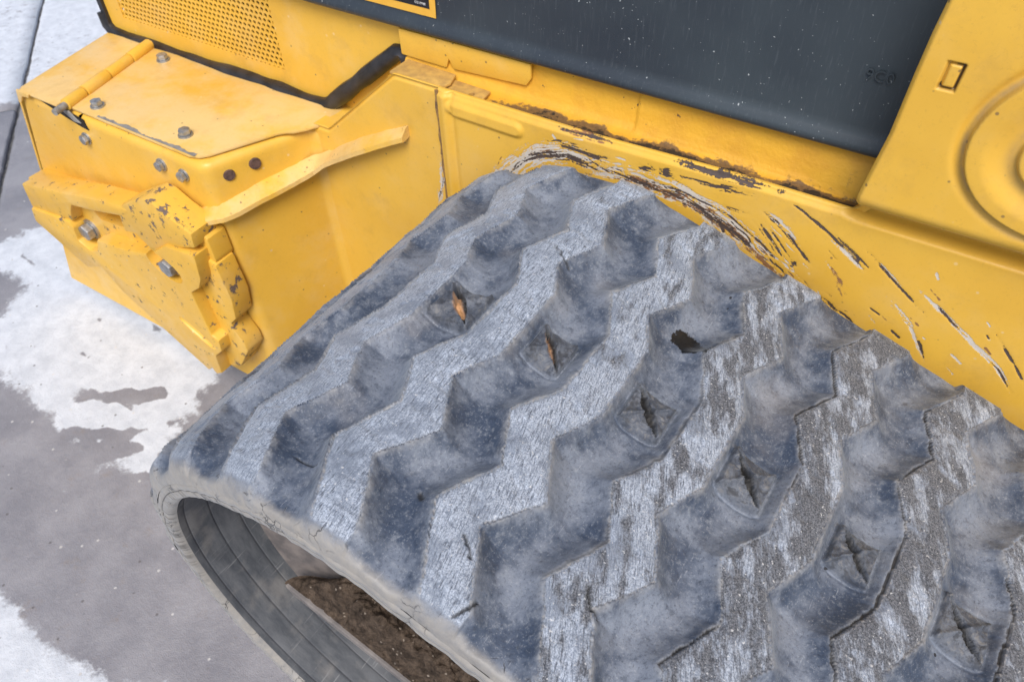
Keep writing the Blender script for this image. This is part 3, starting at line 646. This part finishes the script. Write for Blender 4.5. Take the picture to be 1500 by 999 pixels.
def chassis_wall():
    x = np.concatenate([np.arange(-.327, -.142, .004), np.arange(-.142, .50, .0009), np.linspace(.503, 1.1, 20)])
    d = np.concatenate([np.arange(0, .150, .0009), np.linspace(.154, .5, 36)])
    X, D = np.meshgrid(x, d, indexing='ij'); Z = ztop(X) - D
    Y = np.full_like(X, YW) + (fbm(X * 9, Z * 9, 91) - .5) * .0022
    # pressed bead beside the seam, and the folded seam itself
    bd, al, _ = polydist(X, Z, [(-.100, -.052), (-.022, -.053)]); Y -= .0035 * sst(.011, .004, bd)
    Y += .0045 * sst(-.1205, -.1225, X)
    Y -= .0030 * np.exp(-((X + .112) / .006) ** 2); Y += .002 * np.exp(-((X + .1035) / .004) ** 2)
    Y += .003 * sst(.006, 0, D); Y += .014 * sst(.300, .316, X) * sst(-.040, -.030, Z)
    at = {'dark': np.zeros_like(X), 'pale': np.zeros_like(X), 'rust': np.zeros_like(X)}
    for i, (pl, w, ch, st) in enumerate(STK):
        w *= 1.2; dd, al, sd_ = polydist(X, Z, pl); m = dd < w * 2.2
        n = sst(.25, .75, vn(al * 90, sd_ * 1100 + i * 7, 101 + i)) * .8 + vn(al * 420, sd_ * 900, 140 + i) * .45
        Ltot = sum(math.hypot(b[0] - a[0], b[1] - a[1]) for a, b in zip(pl[:-1], pl[1:])); tap = np.sin(np.clip(al / Ltot, .04, .96) * math.pi) ** .45
        v = np.clip(1.15 - dd / w * .9, 0, 1.15) * st * (.12 + .95 * n) * tap
        at[ch] = np.where(m, np.maximum(at[ch], v), at[ch])
    # fine scrapes that follow the sweep of the tread
    base = np.array([(-.052, -.135), (-.020, -.092), (.0057, -.0717), (.0375, -.0607), (.0759, -.064), (.1128, -.0652), (.1625, -.0678), (.1909, -.0759), (.2267, -.0903), (.2719, -.1202), (.335, -.160)])
    cl = np.concatenate([[0], np.cumsum(np.hypot(*np.diff(base, axis=0).T))]); rg = np.random.default_rng(11)
    bd_, ba_, bs_ = polydist(X, Z, [tuple(p) for p in base]); up = -bs_
    if np.mean(up[:, 0]) < 0: up = -up
    for i in range(95):
        t0 = rg.uniform(0, cl[-1]); L = rg.uniform(.012, .07); off = rg.exponential(.0075) - .004; slope = rg.normal(0, .10); w_ = rg.uniform(.0004, .0012)
        dcen = np.abs(up - off - slope * (ba_ - t0) - .0006 * np.sin(ba_ * 300 + i)); u_ = (ba_ - t0) / L
        v = np.clip(1.2 - dcen / w_ * .6, 0, 1.2) * np.sin(np.clip(u_, 0, 1) * math.pi) ** .5 * (.3 + .9 * vn(ba_ * 260, 0 * X + i, 33)) * (np.abs(up) < .04)
        ch = ('pale', 'dark', 'dark', 'pale', 'rust')[i % 5]; at[ch] = np.maximum(at[ch], v * rg.uniform(.6, 1.0))
    # random small scuffs drifting down with the track
    rng = np.random.default_rng(4)
    for i in range(70):
        cx = rng.uniform(.02, .47); cz = -.036 - rng.uniform(.0, .10) - max(0, cx - .12) * rng.uniform(0, .4); L = rng.uniform(.002, .012); an = -rng.uniform(.3, 1.1)
        dd, al, sd_ = polydist(X, Z, [(cx, cz), (cx + L * math.cos(an), cz + L * math.sin(an))]); w = rng.uniform(.0005, .0014)
        ch = ('pale', 'pale', 'dark', 'rust')[i % 4]; at[ch] = np.maximum(at[ch], np.clip(1 - dd / (w * 2), 0, 1) * rng.uniform(.5, 1.0))
    Y += .0004 * np.clip(at['dark'], 0, 1)
    V = np.stack([X, Y, Z], -1); nx, nd = X.shape
    # folded top lip
    lip = []
    wide = sst(-.183, -.195, X[:, 0])
    for yy, zz in ((.010, -.012), (.010, -.001), (.0075, .0012), (.0042, .0012)):
        f = wide * (yy > .009); lip.append(np.stack([X[:, 0], YW + yy + f * .14, Z[:, 0] + zz + f * (.010 if zz < -.01 else -.0015)], -1))
    V = np.concatenate([np.stack(lip, 1), V], 1); nl = 4
    pad = lambda a: np.concatenate([np.repeat(a[:, :1] * .6, nl, 1), a], 1).reshape(-1)
    w = from_np('chassis_side_wall', V.reshape(-1, 3), gridfaces(nx, nd + nl, True), M_wall, root, {k: pad(a) for k, a in at.items()})
    w['label'] = 'yellow chassis side plate scraped by the track'
    # weld / gap down the seam
    bm = bmesh.new(); zz = np.linspace(-.0365, -.33, 70)
    path = [(-.1218 + (vn(z * 160, 0, 5) - .5) * .0018, YW + .0012, z) for z in zz]
    sweep(bm, path, lambda t: [(a * (.0018 + .0008 * vn(t * 40, 0, 8)), b * .0016) for a, b in ((1, 0), (.7, .7), (0, 1), (-.7, .7), (-1, 0), (-.7, -.7), (0, -1), (.7, -.7))], (0, -1, 0))
    from_bm('seam_weld', bm, simple('seam_shadow_rust', (0.12, 0.07, 0.04), (0.34, 0.19, 0.06), .8, 0, 200), w, smooth=True)
    return w
wall = chassis_wall()

# ---- dirty gutter behind the wall lip and the sloping sill under the dark panel
def gutter():
    x = np.arange(-.196, .335, .002)
    pr = [(.4725, -.0445), (.480, -.0452), (.489, -.0455), (.497, -.0450), (.5025, -.0430), (.5065, -.038), (.5090, -.030), (.5110, -.020), (.5125, -.010), (.5132, .004), (.5135, .016)]
    pr = np.array(pr); t = np.linspace(0, len(pr) - 1, 40); py = np.interp(t, np.arange(len(pr)), pr[:, 0]); pz = np.interp(t, np.arange(len(pr)), pr[:, 1])
    X, T = np.meshgrid(x, t, indexing='ij'); Y = np.interp(T, np.arange(len(pr)), pr[:, 0]); Z = np.interp(T, np.arange(len(pr)), pr[:, 1])
    pinch = sst(.25, .32, X); Y = Y - pinch * .010 * sst(9, 5, T) * sst(.5, 3, T); Z = Z + pinch * .010 * sst(5, 1, T)
    # an upright step where two sill sheets lap
    Y -= .0025 * sst(.088, .090, X) * sst(3, 5, T)
    Y += (fbm(X * 25, T * .6, 121) - .5) * .0018
    dirt = sst(3.9, 1.9, T + (fbm(X * 40, T * .7, 123) - .5) * 2.5) * sst(-.13, .02, X) + .18 * (X > .1) * sst(9, 3, T) + .35 * sst(.26, .33, X) * sst(10, 4, T)
    o = from_np('sill_gutter', np.stack([X, Y, Z], -1).reshape(-1, 3), gridfaces(len(x), len(t), True), M_gut, root, {'dirt': np.clip(dirt, 0, 1.1).reshape(-1)})
    o['label'] = 'rusty dirt filled gutter above the side wall'
    bm = bmesh.new(); prism_xz(bm, [(-.200, -.034), (-.200, -.004), (-.030, -.004), (-.030, -.020), (-.036, -.029), (-.128, -.034), (-.134, -.024), (-.138, -.035)], .5045, .5085); bevel(bm, .0018); from_bm('sill_sheet', bm, M_yel, o, smooth=True)
    for pts, z in (([(-.190, .4705), (-.128, .4705), (-.118, .474), (-.116, .482), (-.122, .500), (-.19, .503)], -.0360), ([(-.123, .4745), (-.078, .4735), (-.072, .478), (-.074, .495), (-.122, .497)], -.0405)):
        bm = bmesh.new(); prism_xy(bm, pts, z - .003, z); bevel(bm, .0008); t = from_bm('sill_tab', bm, M_tan, o, smooth=True)
    bmc = bmesh.new(); bmesh.ops.create_cone(bmc, cap_ends=True, segments=20, radius1=.0032, radius2=.0032, depth=.02, matrix=Matrix.Translation((-.088, .480, -.042))); cut(t, bmc)
    return o
gutter()

# ---- rear corner : box side, front face, top plate, lid
def rounded_path(pts, r, n=8):
    out = [pts[0]]
    for i in range(1, len(pts) - 1):
        p, a, b = Vector(pts[i]), Vector(pts[i - 1]), Vector(pts[i + 1]); ri = r[i - 1]
        u = (a - p).normalized(); v = (b - p).normalized(); half = u.angle(v) / 2; d = ri / math.tan(half)
        p0 = p + u * d; p1 = p + v * d; c = p + (u + v).normalized() * (ri / math.sin(half))
        a0 = math.atan2(p0.y - c.y, p0.x - c.x); a1 = math.atan2(p1.y - c.y, p1.x - c.x); da = (a1 - a0 + math.pi) % (2 * math.pi) - math.pi
        for k in range(n + 1): out.append((c.x + ri * math.cos(a0 + da * k / n), c.y + ri * math.sin(a0 + da * k / n)))
    out.append(pts[-1]); return out
YB = .334; ZP = -.142
def rear_box():
    path = rounded_path([(-.322, .4665), (-.334, .4625), (-.387, .334), (-.62, .334), (-.742, .334)], [.010, .022, .001], 8)
    # upright sheet: rounded top edge, then straight down
    prof = [(.030, 0.0), (.012, -.0003), (.006, -.0015), (.0022, -.0045), (.0004, -.009), (0, -.014), (0, -.05), (0, -.10), (0, -.16), (0, -.24), (0, -.34), (0, -.42)]
    bm = bmesh.new(); rings = []
    n = len(path)
    for i, p in enumerate(path):
        p = Vector((p[0], p[1], 0)); a = Vector((*path[max(0, i - 1)], 0)); b = Vector((*path[min(n - 1, i + 1)], 0)); t = (b - a).normalized(); inn = Vector((t.y, -t.x, 0))
        if inn.y < 0 and abs(inn.y) > .3: inn = -inn
        if inn.x > 0 and abs(inn.y) < .6: inn = -inn
        lean = max(0, (-.60 - p.x)) * .0
        rings.append([bm.verts.new(p + inn * o + Vector((-.44 * max(0, -z) * (1 if p.x < -.74 else 0), 0, ZP - .002 + z))) for o, z in prof])
    for r0, r1 in zip(rings[:-1], rings[1:]):
        for k in range(len(prof) - 1): bm.faces.new((r0[k], r0[k + 1], r1[k + 1], r1[k]))
    b = from_bm('rear_box', bm, M_yel, root, smooth=True, autosmooth=50); b['label'] = 'yellow boxed rear corner with bolted top plate and hinged lid'
    # closing sheets behind (rear end and inner floor)
    bm = bmesh.new(); prism_xy(bm, [(-.740, .345), (-.40, .345), (-.335, .47), (-.335, .60), (-.775, .60)], ZP - .006, ZP - .0035); from_bm('inner_shelf', bm, M_yel, b)
    bm = bmesh.new(); prism_xz(bm, [(-.762, ZP - .006), (-.757, ZP - .006), (-.895, -.50), (-.90, -.50)], .336, .70); from_bm('rear_sheet', bm, M_yel, b)
    # bolted top plate
    pl = [(-.640, .338), (-.412, .3385), (-.398, .343), (-.390, .352), (-.352, .428), (-.345, .436), (-.338, .440), (-.328, .452), (-.318, .470), (-.318, .522), (-.690, .522)]
    bm = bmesh.new(); prism_xy(bm, pl, ZP - .0005, ZP + .0035); bevel(bm, .0014)
    p = from_bm('top_plate', bm, M_plate, root, smooth=True); p['label'] = 'dusty bolted plate on top of the rear corner'
    # worn grey strip on the front edge of the plate
    bm = bmesh.new(); N = 60; xs = np.linspace(-.585, -.402, N)
    w = .0020 + .0110 * np.clip(fbm(xs * 60, xs * 0, 131) - .25, 0, 1) + .002 * (vn(xs * 400, xs * 0, 3) - .5)
    a = [bm.verts.new((x, .3391, ZP + .00395)) for x in xs]; c = [bm.verts.new((x, .3391 + q, ZP + .00395)) for x, q in zip(xs, w)]
    for i in range(N - 1): bm.faces.new((a[i], a[i + 1], c[i + 1], c[i]))
    from_bm('bare_metal_edge', bm, M_steel, p)
    # lid with folded lip and hinge
    bm = bmesh.new(); prism_xy(bm, [(-.656, .330), (-.736, .330), (-.744, .336), (-.782, .530), (-.697, .530)], ZP + .001, ZP + .0045); bevel(bm, .0014); lid = from_bm('hinged_lid', bm, M_plate, root, smooth=True)
    bm = bmesh.new(); prism_xz(bm, [(-.744, ZP + .004), (-.715, ZP + .004), (-.720, ZP - .0025), (-.736, ZP - .004), (-.747, ZP - .016), (-.754, ZP - .018)], .3285, .3315); bevel(bm, .0008); from_bm('lid_lip', bm, M_plate, lid, smooth=True)
    h0 = Vector((-.6405, .3335, ZP + .007)); h1 = Vector((-.6815, .506, ZP + .007)); dr = (h1 - h0)
    cuts = [0.0, .20, .47, .74, 1.0]
    for i in range(4):
        bm = bmesh.new(); a = h0 + dr * (cuts[i] + .006); c = h0 + dr * (cuts[i + 1] - .006); mid = (a + c) / 2
        q = dr.to_track_quat('Z', 'Y').to_matrix().to_4x4(); rr = .0085 if i % 2 else .0078
        bmesh.ops.create_cone(bm, cap_ends=True, segments=22, radius1=rr, radius2=rr, depth=(c - a).length, matrix=Matrix.Translation(mid) @ q); bevel(bm, .0012, 2, 60)
        from_bm('hinge_knuckle', bm, M_yel, lid, smooth=True)
    bm = bmesh.new(); q = dr.to_track_quat('Z', 'Y').to_matrix().to_4x4(); bmesh.ops.create_cone(bm, cap_ends=True, segments=16, radius1=.0045, radius2=.0045, depth=dr.length + .022, matrix=Matrix.Translation((h0 + h1) / 2 - dr.normalized() * .008) @ q); from_bm('hinge_pin', bm, M_steel, lid, smooth=True)
    # dark plate on the face, painted as the shade of an opening under the hinge
    bm = bmesh.new(); prism_xz(bm, [(-.700, ZP - .001), (-.640, ZP - .002), (-.612, ZP - .006), (-.608, ZP - .020), (-.625, ZP - .018), (-.655, ZP - .012)], .3325, .3345); from_bm('opening_shade_plate', bm, M_shade, b)
    bm = bmesh.new(); prism_xz(bm, [(-.655, ZP + .001), (-.636, ZP + .001), (-.617, ZP - .012), (-.632, ZP - .013)], .331, .3335); bevel(bm, .0006); from_bm('latch_tongue', bm, M_steel, b)
    # bolts
    for x, y in ((-.632, .487), (-.606, .357), (-.448, .367)): bolt((x, y, ZP + .0035), (0, 0, 1), .0095, p)
    for x, z in ((-.624, -.179), (-.468, -.168), (-.428, -.170)): bolt((x, YB, z), (0, -1, 0), .0088, b)
    nrm = Vector((.914, -.406, 0))
    for x, y, z in ((-.376, .360, -.168), (-.362, .391, -.165)):  # rust-dark discs standing in for open round holes
        bm = bmesh.new(); q = nrm.to_track_quat('Z', 'Y').to_matrix().to_4x4(); bmesh.ops.create_cone(bm, cap_ends=True, segments=20, radius1=.0078, radius2=.0068, depth=.003, matrix=Matrix.Translation(Vector((x, y, z)) + nrm * .0004) @ q); from_bm('rusty_hole_disc', bm, M_rust, b, smooth=True)
    # welded rib running from the face round the corner up to the wall
    pts = [(-.490, .334, -.246), (-.45, .334, -.236), (-.415, .334, -.224), (-.398, .3345, -.217), (-.386, .342, -.213), (-.379, .353, -.210), (-.366, .383, -.204), (-.354, .411, -.200), (-.343, .437, -.1965), (-.328, .457, -.191), (-.305, .4655, -.180), (-.285, .4655, -.167), (-.245, .4655, -.143), (-.205, .4655, -.121), (-.170, .4655, -.104)]
    nr = [(0, -1, 0)] * 3 + [(.2, -1, 0), (.75, -.8, 0)] + [(.914, -.406, 0)] * 3 + [(.80, -.60, 0), (.50, -.87, 0)] + [(0, -1, 0)] * 5
    P2 = []; N2 = []
    for i in range(len(pts) - 1):
        for k in range(6):
            f = k / 6; P2.append(Vector(pts[i]).lerp(Vector(pts[i + 1]), f)); N2.append(Vector(nr[i]).lerp(Vector(nr[i + 1]), f).normalized())
    P2.append(Vector(pts[-1])); N2.append(Vector(nr[-1]))
    bm = bmesh.new(); rings = []; m = len(P2)
    for i, (p_, n_) in enumerate(zip(P2, N2)):
        t = i / (m - 1); wj = (fbm(t * 30, 0, 151) - .5) * .004; prot = (.020 + wj * .4) * min(1, t * 14 + .35) * (1 - .35 * max(0, (t - .9) / .1)); up = Vector((0, 0, 1))
        sec = [(-.003, .011 + wj), (.004, .010 + wj), (prot * .8, .0035), (prot, .0015), (prot + .0003, -.0045), (prot - .002, -.006), (-.003, -.004)]
        rings.append([bm.verts.new(p_ + n_ * a + up * c) for a, c in sec])
    for r0, r1 in zip(rings[:-1], rings[1:]):
        for k in range(7): bm.faces.new((r0[k], r0[(k + 1) % 7], r1[(k + 1) % 7], r1[k]))
    bm.faces.new(rings[0]); bm.faces.new(rings[-1][::-1])
    rb = from_bm('welded_rib', bm, M_rib, b, smooth=True, autosmooth=35)
    return b
def bolt(loc, nrm, r, parent, name='bolt'):
    n = Vector(nrm); q = n.to_track_quat('Z', 'Y').to_matrix().to_4x4(); loc = Vector(loc)
    bm = bmesh.new()
    bmesh.ops.create_cone(bm, cap_ends=True, segments=24, radius1=r, radius2=r * .96, depth=r * .22, matrix=Matrix.Translation(loc + n * r * .11) @ q)
    b2 = bmesh.new(); bmesh.ops.create_cone(b2, cap_ends=True, segments=6, radius1=r * .82, radius2=r * .80, depth=r * .70, matrix=Matrix.Translation(loc + n * r * .57) @ q @ Matrix.Rotation(loc.x * 31, 4, 'Z')); bevel(b2, r * .09)
    me = bpy.data.meshes.new('t'); b2.to_mesh(me); b2.free(); bm.from_mesh(me); bpy.data.meshes.remove(me)
    return from_bm(name, bm, M_zinc, parent, smooth=True, autosmooth=30)
box = rear_box()

# ---- bolted casting on the rear corner
def casting():
    def slab(name, poly, y0, y1, mat, parent, bw=.003):
        bm = bmesh.new(); prism_xz(bm, poly, y0, y1); bevel(bm, bw, 2); return from_bm(name, bm, mat, parent, smooth=True)
    def resmooth(o):
        for p in o.data.polygons: p.use_smooth = True
        o.data.set_sharp_from_angle(angle=rad(32))
    c = slab('bolted_casting', [(-.800, -.285), (-.806, -.350), (-.710, -.402), (-.660, -.388), (-.630, -.428), (-.480, -.510), (-.455, -.498), (-.408, -.42), (-.402, -.30), (-.385, -.270), (-.386, -.235), (-.428, -.212), (-.465, -.200), (-.490, -.214), (-.53, -.236), (-.60, -.250), (-.70, -.270)], .306, .336, M_cast, root)
    c['label'] = 'chipped yellow cast counterweight bolted to the rear corner'
    b2 = bmesh.new(); prism_xz(b2, [(-.649, -.280), (-.636, -.300), (-.570, -.291), (-.574, -.268)], .29, .327); cut(c, b2); resmooth(c)
    slab('upper_rib', [(-.785, -.280), (-.794, -.327), (-.684, -.311), (-.676, -.292), (-.662, -.274), (-.60, -.261), (-.535, -.244), (-.512, -.230), (-.52, -.224), (-.60, -.238), (-.70, -.262)], .288, .324, M_cast, c, .0035)
    slab('boss', [(-.540, -.232), (-.497, -.207), (-.464, -.190), (-.448, -.191), (-.425, -.203), (-.388, -.216), (-.392, -.240), (-.450, -.262), (-.495, -.292), (-.520, -.268), (-.548, -.275)], .289, .330, M_boss, c, .004)
    f = slab('front_slab', [(-.790, -.324), (-.690, -.310), (-.684, -.320), (-.690, -.345), (-.668, -.356), (-.645, -.347), (-.630, -.320), (-.558, -.309), (-.500, -.291), (-.452, -.257), (-.392, -.249), (-.400, -.292), (-.412, -.312), (-.436, -.331), (-.432, -.411), (-.420, -.416), (-.424, -.440), (-.446, -.462), (-.450, -.502), (-.466, -.513), (-.472, -.502), (-.483, -.514), (-.634, -.421), (-.660, -.384), (-.707, -.406), (-.800, -.352)], .284, .320, M_cast, c, .003)
    b2 = bmesh.new(); prism_xz(b2, [(-.476 + .031 * math.cos(a) - .010 * math.sin(a), -.303 + .021 * math.sin(a)) for a in np.linspace(0, 2 * math.pi, 28, endpoint=False)], .27, .2972); cut(f, b2)
    b2 = bmesh.new(); bmesh.ops.create_uvsphere(b2, u_segments=20, v_segments=12, radius=1, matrix=Matrix.Translation((-.468, .283, -.425)) @ Matrix.Rotation(rad(30), 4, 'Y') @ Matrix.Diagonal((.036, .008, .009, 1))); cut(f, b2); resmooth(f)
    slab('lower_hook', [(-.420, -.262), (-.384, -.274), (-.378, -.33), (-.386, -.371), (-.402, -.388), (-.402, -.398), (-.390, -.418), (-.388, -.437), (-.42, -.485), (-.455, -.505), (-.445, -.33)], .302, .334, M_boss, c, .004)
    bolt((-.676, .306, -.332), (0, -1, 0), .0165, c); bolt((-.472, .297, -.304), (0, -1, 0), .0170, c)
    return c
casting()

# ---- engine door with perforated grille, gasket
YD = .515
def door():
    gx0, gx1, gz0, gz1 = -.738, -.413, -.112, .09; zt = .42
    out = [(-.775, zt), (-.775, -.137), (-.336, -.137), (-.212, -.040), (-.19, -.040), (-.19, zt)]
    bm = bmesh.new()
    def q(*p): bm.faces.new([bm.verts.new((x, YD, z)) for x, z in p])
    q((-.775, -.137), (-.775, gz0), (gx0, gz0), (gx0, -.137)) ; q((gx0, -.137), (gx0, gz0), (gx1, gz0), (gx1, -.137))
    q((gx1, -.137), (gx1, gz0), (-.336, gz0), (-.336, -.137)); q((-.336, -.137), (-.336, gz0), (-.304, gz0)); q((-.775, gz0), (-.775, zt), (gx0, zt), (gx0, gz0))
    q((gx0, gz1), (gx0, zt), (gx1, zt), (gx1, gz1)); q((gx1, gz0), (gx1, zt), (-.212, zt), (-.212, -.040), (-.304, gz0)); q((-.212, -.04), (-.212, zt), (.36, zt), (.36, -.0), (-.19, -.0), (-.19, -.04))
    bmesh.ops.remove_doubles(bm, verts=bm.verts, dist=1e-5)
    ret = bmesh.ops.extrude_face_region(bm, geom=list(bm.faces)); bmesh.ops.translate(bm, verts=[v for v in ret['geom'] if isinstance(v, bmesh.types.BMVert)], vec=(0, .004, 0))
    d = from_bm('engine_door', bm, M_yel, root); d['label'] = 'yellow engine door with perforated grille'
    bm = bmesh.new(); prism_xz(bm, [(-.36, -.20), (-.36, -.139), (-.336, -.139), (-.212, -.043), (-.15, -.043), (-.15, -.20)], YD + .006, YD + .009); from_bm('door_sill', bm, M_yel, d)
    # perforated sheet: every cell has a real hole
    pitch = .0081; r = pitch / math.sqrt(3); rh = .00285; V = []; F = []
    rows = int((gz1 - gz0) / (r * 1.5)) + 2; cols = int((gx1 - gx0) / pitch) + 2
    rows = min(rows, 19)
    for j in range(rows):
        for i in range(cols):
            cx = gx0 - pitch / 2 + (i + .5 * (j % 2)) * pitch; cz = gz0 - r * .2 + j * r * 1.5; b = len(V)
            for k in range(6): a = rad(60 * k + 30); V.append((cx + r * math.cos(a), YD + .0012, cz + r * math.sin(a)))
            for k in range(6): a = rad(60 * k + 30); V.append((cx + rh * math.cos(a), YD + .0012, cz + rh * math.sin(a)))
            for k in range(6): a = rad(60 * k + 30); V.append((cx + rh * math.cos(a), YD + .0030, cz + rh * math.sin(a)))
            for k in range(6):
                n = (k + 1) % 6; F.append((b + k, b + n, b + 6 + n, b + 6 + k)); F.append((b + 6 + k, b + 6 + n, b + 12 + n, b + 12 + k))
    g = from_np('perforated_grille', V, F, M_yel, d, smooth=False); g['kind'] = 'stuff'; g['label'] = 'yellow sheet perforated with small round holes'
    bm = bmesh.new(); prism_xz(bm, [(gx0 - .006, gz0 - .006), (gx1 + .006, gz0 - .006), (gx1 + .006, gz1), (gx0 - .006, gz1)], YD + .009, YD + .012); from_bm('grille_backing', bm, M_shade, d)  # near-black sheet standing in for the shade behind the holes
    # black edge trim up the rear edge, and the bulky gasket under the door
    bm = bmesh.new(); sweep(bm, [(-.778, YD - .001, -.13), (-.778, YD - .001, 0), (-.778, YD - .001, zt)], [(-.005, -.006), (.005, -.006), (.005, .004), (-.005, .004)], (0, -1, 0)); from_bm('edge_trim', bm, M_gask, d)
    path = [(-.784, .514, -.112), (-.781, .512, -.130), (-.770, .511, -.139)]
    for x in np.linspace(-.74, -.37, 34): path.append((x, .511 + .001 * math.sin(x * 37), -.1415 + .0008 * math.sin(x * 23) + .0005 * math.sin(x * 71)))
    path += [(-.350, .5115, -.1415), (-.338, .512, -.137), (-.328, .512, -.129)]
    for f in np.linspace(0, 1, 14)[1:]: path.append((-.328 + .116 * f, .512 - .002 * math.sin(f * 3), -.129 + .092 * f))
    path += [(-.204, .512, -.036), (-.199, .512, -.040), (-.197, .512, -.050)]
    def sec(t):
        a = .0085 + .0028 * vn(t * 25, 0, 5); o = []
        for k in range(12):
            w = rad(30 * k); rr = a * (1 - .28 * (k in (4,)) ); o.append((rr * math.cos(w), rr * .95 * math.sin(w)))
        return o
    bm = bmesh.new(); sweep(bm, path, sec, (0, -1, 0)); gk = from_bm('door_gasket', bm, M_gask, root, smooth=True, autosmooth=60); gk['label'] = 'black rubber gasket along the foot of the engine door'
    bm = bmesh.new(); low = [(x, y - .002, z - .0105) for x, y, z in path[2:38]]
    sweep(bm, low, [(-.004, -.004), (.004, -.004), (.005, .003), (-.003, .005)], (0, -1, 0)); from_bm('gasket_lip', bm, M_gask, gk, smooth=True, autosmooth=60)
    return d
door()

# ---- charcoal side panel with decal and moulded characters
YP = .505
def text_mesh(s, size, depth, loc, mat, name, parent, align='LEFT', shear=0.0):
    cu = bpy.data.curves.new('t', 'FONT'); cu.body = s; cu.size = size; cu.extrude = depth; cu.align_x = align; cu.shear = shear; cu.offset = -size * .012
    o = bpy.data.objects.new('t', cu); COL.objects.link(o); bpy.context.view_layer.update()
    me = bpy.data.meshes.new_from_object(o.evaluated_get(bpy.context.evaluated_depsgraph_get())); bpy.data.objects.remove(o)
    me.transform(Matrix.Translation(Vector(loc) + Vector((0, 0, ZG))) @ Matrix.Rotation(rad(90), 4, 'X')); me.materials.clear(); me.materials.append(mat); me.name = name
    return link(bpy.data.objects.new(name, me), parent)
def panel():
    x = np.linspace(-.56, .37, 120)
    # section: rounded lower edge, then a gently bowed face
    pr = [(.512, .0015), (.509, -.0008), (.505, -.0018), (.5015, -.0010), (.4990, .0012), (.4982, .0045), (.4990, .008), (.5022, .0125), (.5042, .0165), (.5050, .022), (.5052, .05), (.505, .10), (.5045, .2), (.505, .42)]
    pr = np.array(pr); X, T = np.meshgrid(x, np.arange(len(pr)), indexing='ij'); Y = pr[T, 0].astype(float); Z = pr[T, 1].astype(float)
    Y = Y + (fbm(X * 5, Z * 6, 161) - .5) * .002; lift = .012 * sst(-.30, -.56, X); Z = Z + lift
    o = from_np('side_panel', np.stack([X, Y, Z], -1).reshape(-1, 3), gridfaces(len(x), len(pr), True), M_dark, root); o['label'] = 'charcoal plastic side panel speckled with white paint'
    # decal
    bm = bmesh.new(); prism_xz(bm, [(-.40, .0185), (-.1445, .0185), (-.1425, .06), (-.1425, .12), (-.40, .12)], .5036, .5042); dc = from_bm('warning_decal', bm, M_decy, root); dc['label'] = 'black decal with yellow border'
    bm = bmesh.new(); prism_xz(bm, [(-.392, .0270), (-.1515, .0270), (-.1505, .12), (-.392, .12)], .5032, .5037); from_bm('decal_field', bm, M_deck, dc)
    text_mesh('DZ10988', .0036, .0001, (-.1700, .5030, .0300), M_decw, 'decal_print', dc)
    # moulded characters
    text_mesh('9C0', .0130, .0007, (.281, .5035, .062), M_dark, 'moulded_characters', o)
    return o
panel()

# ---- lift arm tower panel with pressed pivot
def arm():
    zl = [-.014, .056, .104, .133, .156, .20, .26]; xl = [.309, .318, .3205, .3225, .325, .334, .352]
    z = np.concatenate([np.arange(.20, -.0005, -.001)]); u = np.concatenate([np.arange(0, .165, .001), np.linspace(.17, .5, 12)])
    z = np.concatenate([np.linspace(.30, .202, 12), z])
    U, Z = np.meshgrid(u, z, indexing='ij'); X = np.interp(Z, zl, xl) + U; Y = np.full_like(X, .4400)
    Y += .0035 * sst(.004, 0, U) ** 2
    r = np.hypot(X - .437, (Z - .074)); ang = np.arctan2(Z - .074, X - .437)
    rr = r + .002 * np.sin(ang * 3 + .5)
    step = -.0055 * sst(.0676, .0660, rr) + .0028 * np.exp(-((rr - .0715) / .0035) ** 2)
    dish = .0045 * sst(.058, .040, rr) - .0050 * sst(.036, .033, rr)
    Y += step + dish
    sx0, sx1, sz0, sz1 = .3385, .3485, .0995, .118; sk = (Z - .109) * .06
    q = np.maximum(np.abs(X - sk - (sx0 + sx1) / 2) - (sx1 - sx0) / 2, np.abs(Z - (sz0 + sz1) / 2) - (sz1 - sz0) / 2)
    slot = sst(.0014, .0004, np.abs(q + .0003)); Y += .0045 * slot + .0006 * (q < -.001)
    Y += (fbm(X * 8, Z * 8, 171) - .5) * .0015
    # lower edge rolls under
    rows = [np.stack([X, Y, Z], -1)]
    last = rows[0][:, -1]
    for a in np.linspace(10, 95, 9):
        p = last.copy(); p[:, 1] += .016 * (1 - math.cos(rad(a))); p[:, 2] -= .016 * math.sin(rad(a)) * .85; p[:, 0] -= .0  ; rows.append(p[:, None])
    p = last.copy(); p[:, 1] += .05; p[:, 2] -= .0138; rows.append(p[:, None])
    V = np.concatenate(rows, 1); n, m = V.shape[:2]
    # plate edge
    ed = V[:1].copy(); ed[..., 1] += .006; V = np.concatenate([ed, V], 0)
    grm = np.exp(-((rr - .0690) / .0022) ** 2) * .9 + .5 * np.exp(-((rr - .0385) / .004) ** 2)
    gm = np.concatenate([np.zeros((1, m)), np.concatenate([grm, np.zeros((n, m - slot.shape[1]))], 1)], 0)
    slot = slot * ((q > -.0012) * ((X - sk > (sx0 + sx1) / 2) | (Z < sz0 + .003)) * .85 + .15)  # gap shade painted mostly on the right and lower sides
    dk = np.concatenate([np.zeros((1, m)), np.concatenate([slot, np.zeros((n, m - slot.shape[1]))], 1)], 0)
    o = from_np('lift_arm_panel', V.reshape(-1, 3), gridfaces(n + 1, m), M_arm, root, {'dark': dk.reshape(-1), 'grime': gm.reshape(-1)}); o['label'] = 'yellow lift arm panel with pressed round pivot and small slot'
    bm = bmesh.new(); prism_xz(bm, [(.3165, -.01), (.33, .135), (.345, .2), (.37, .3), (.80, .3), (.80, -.006)], .462, .50); from_bm('inner_plate', bm, M_yel, o)
    return o
arm()
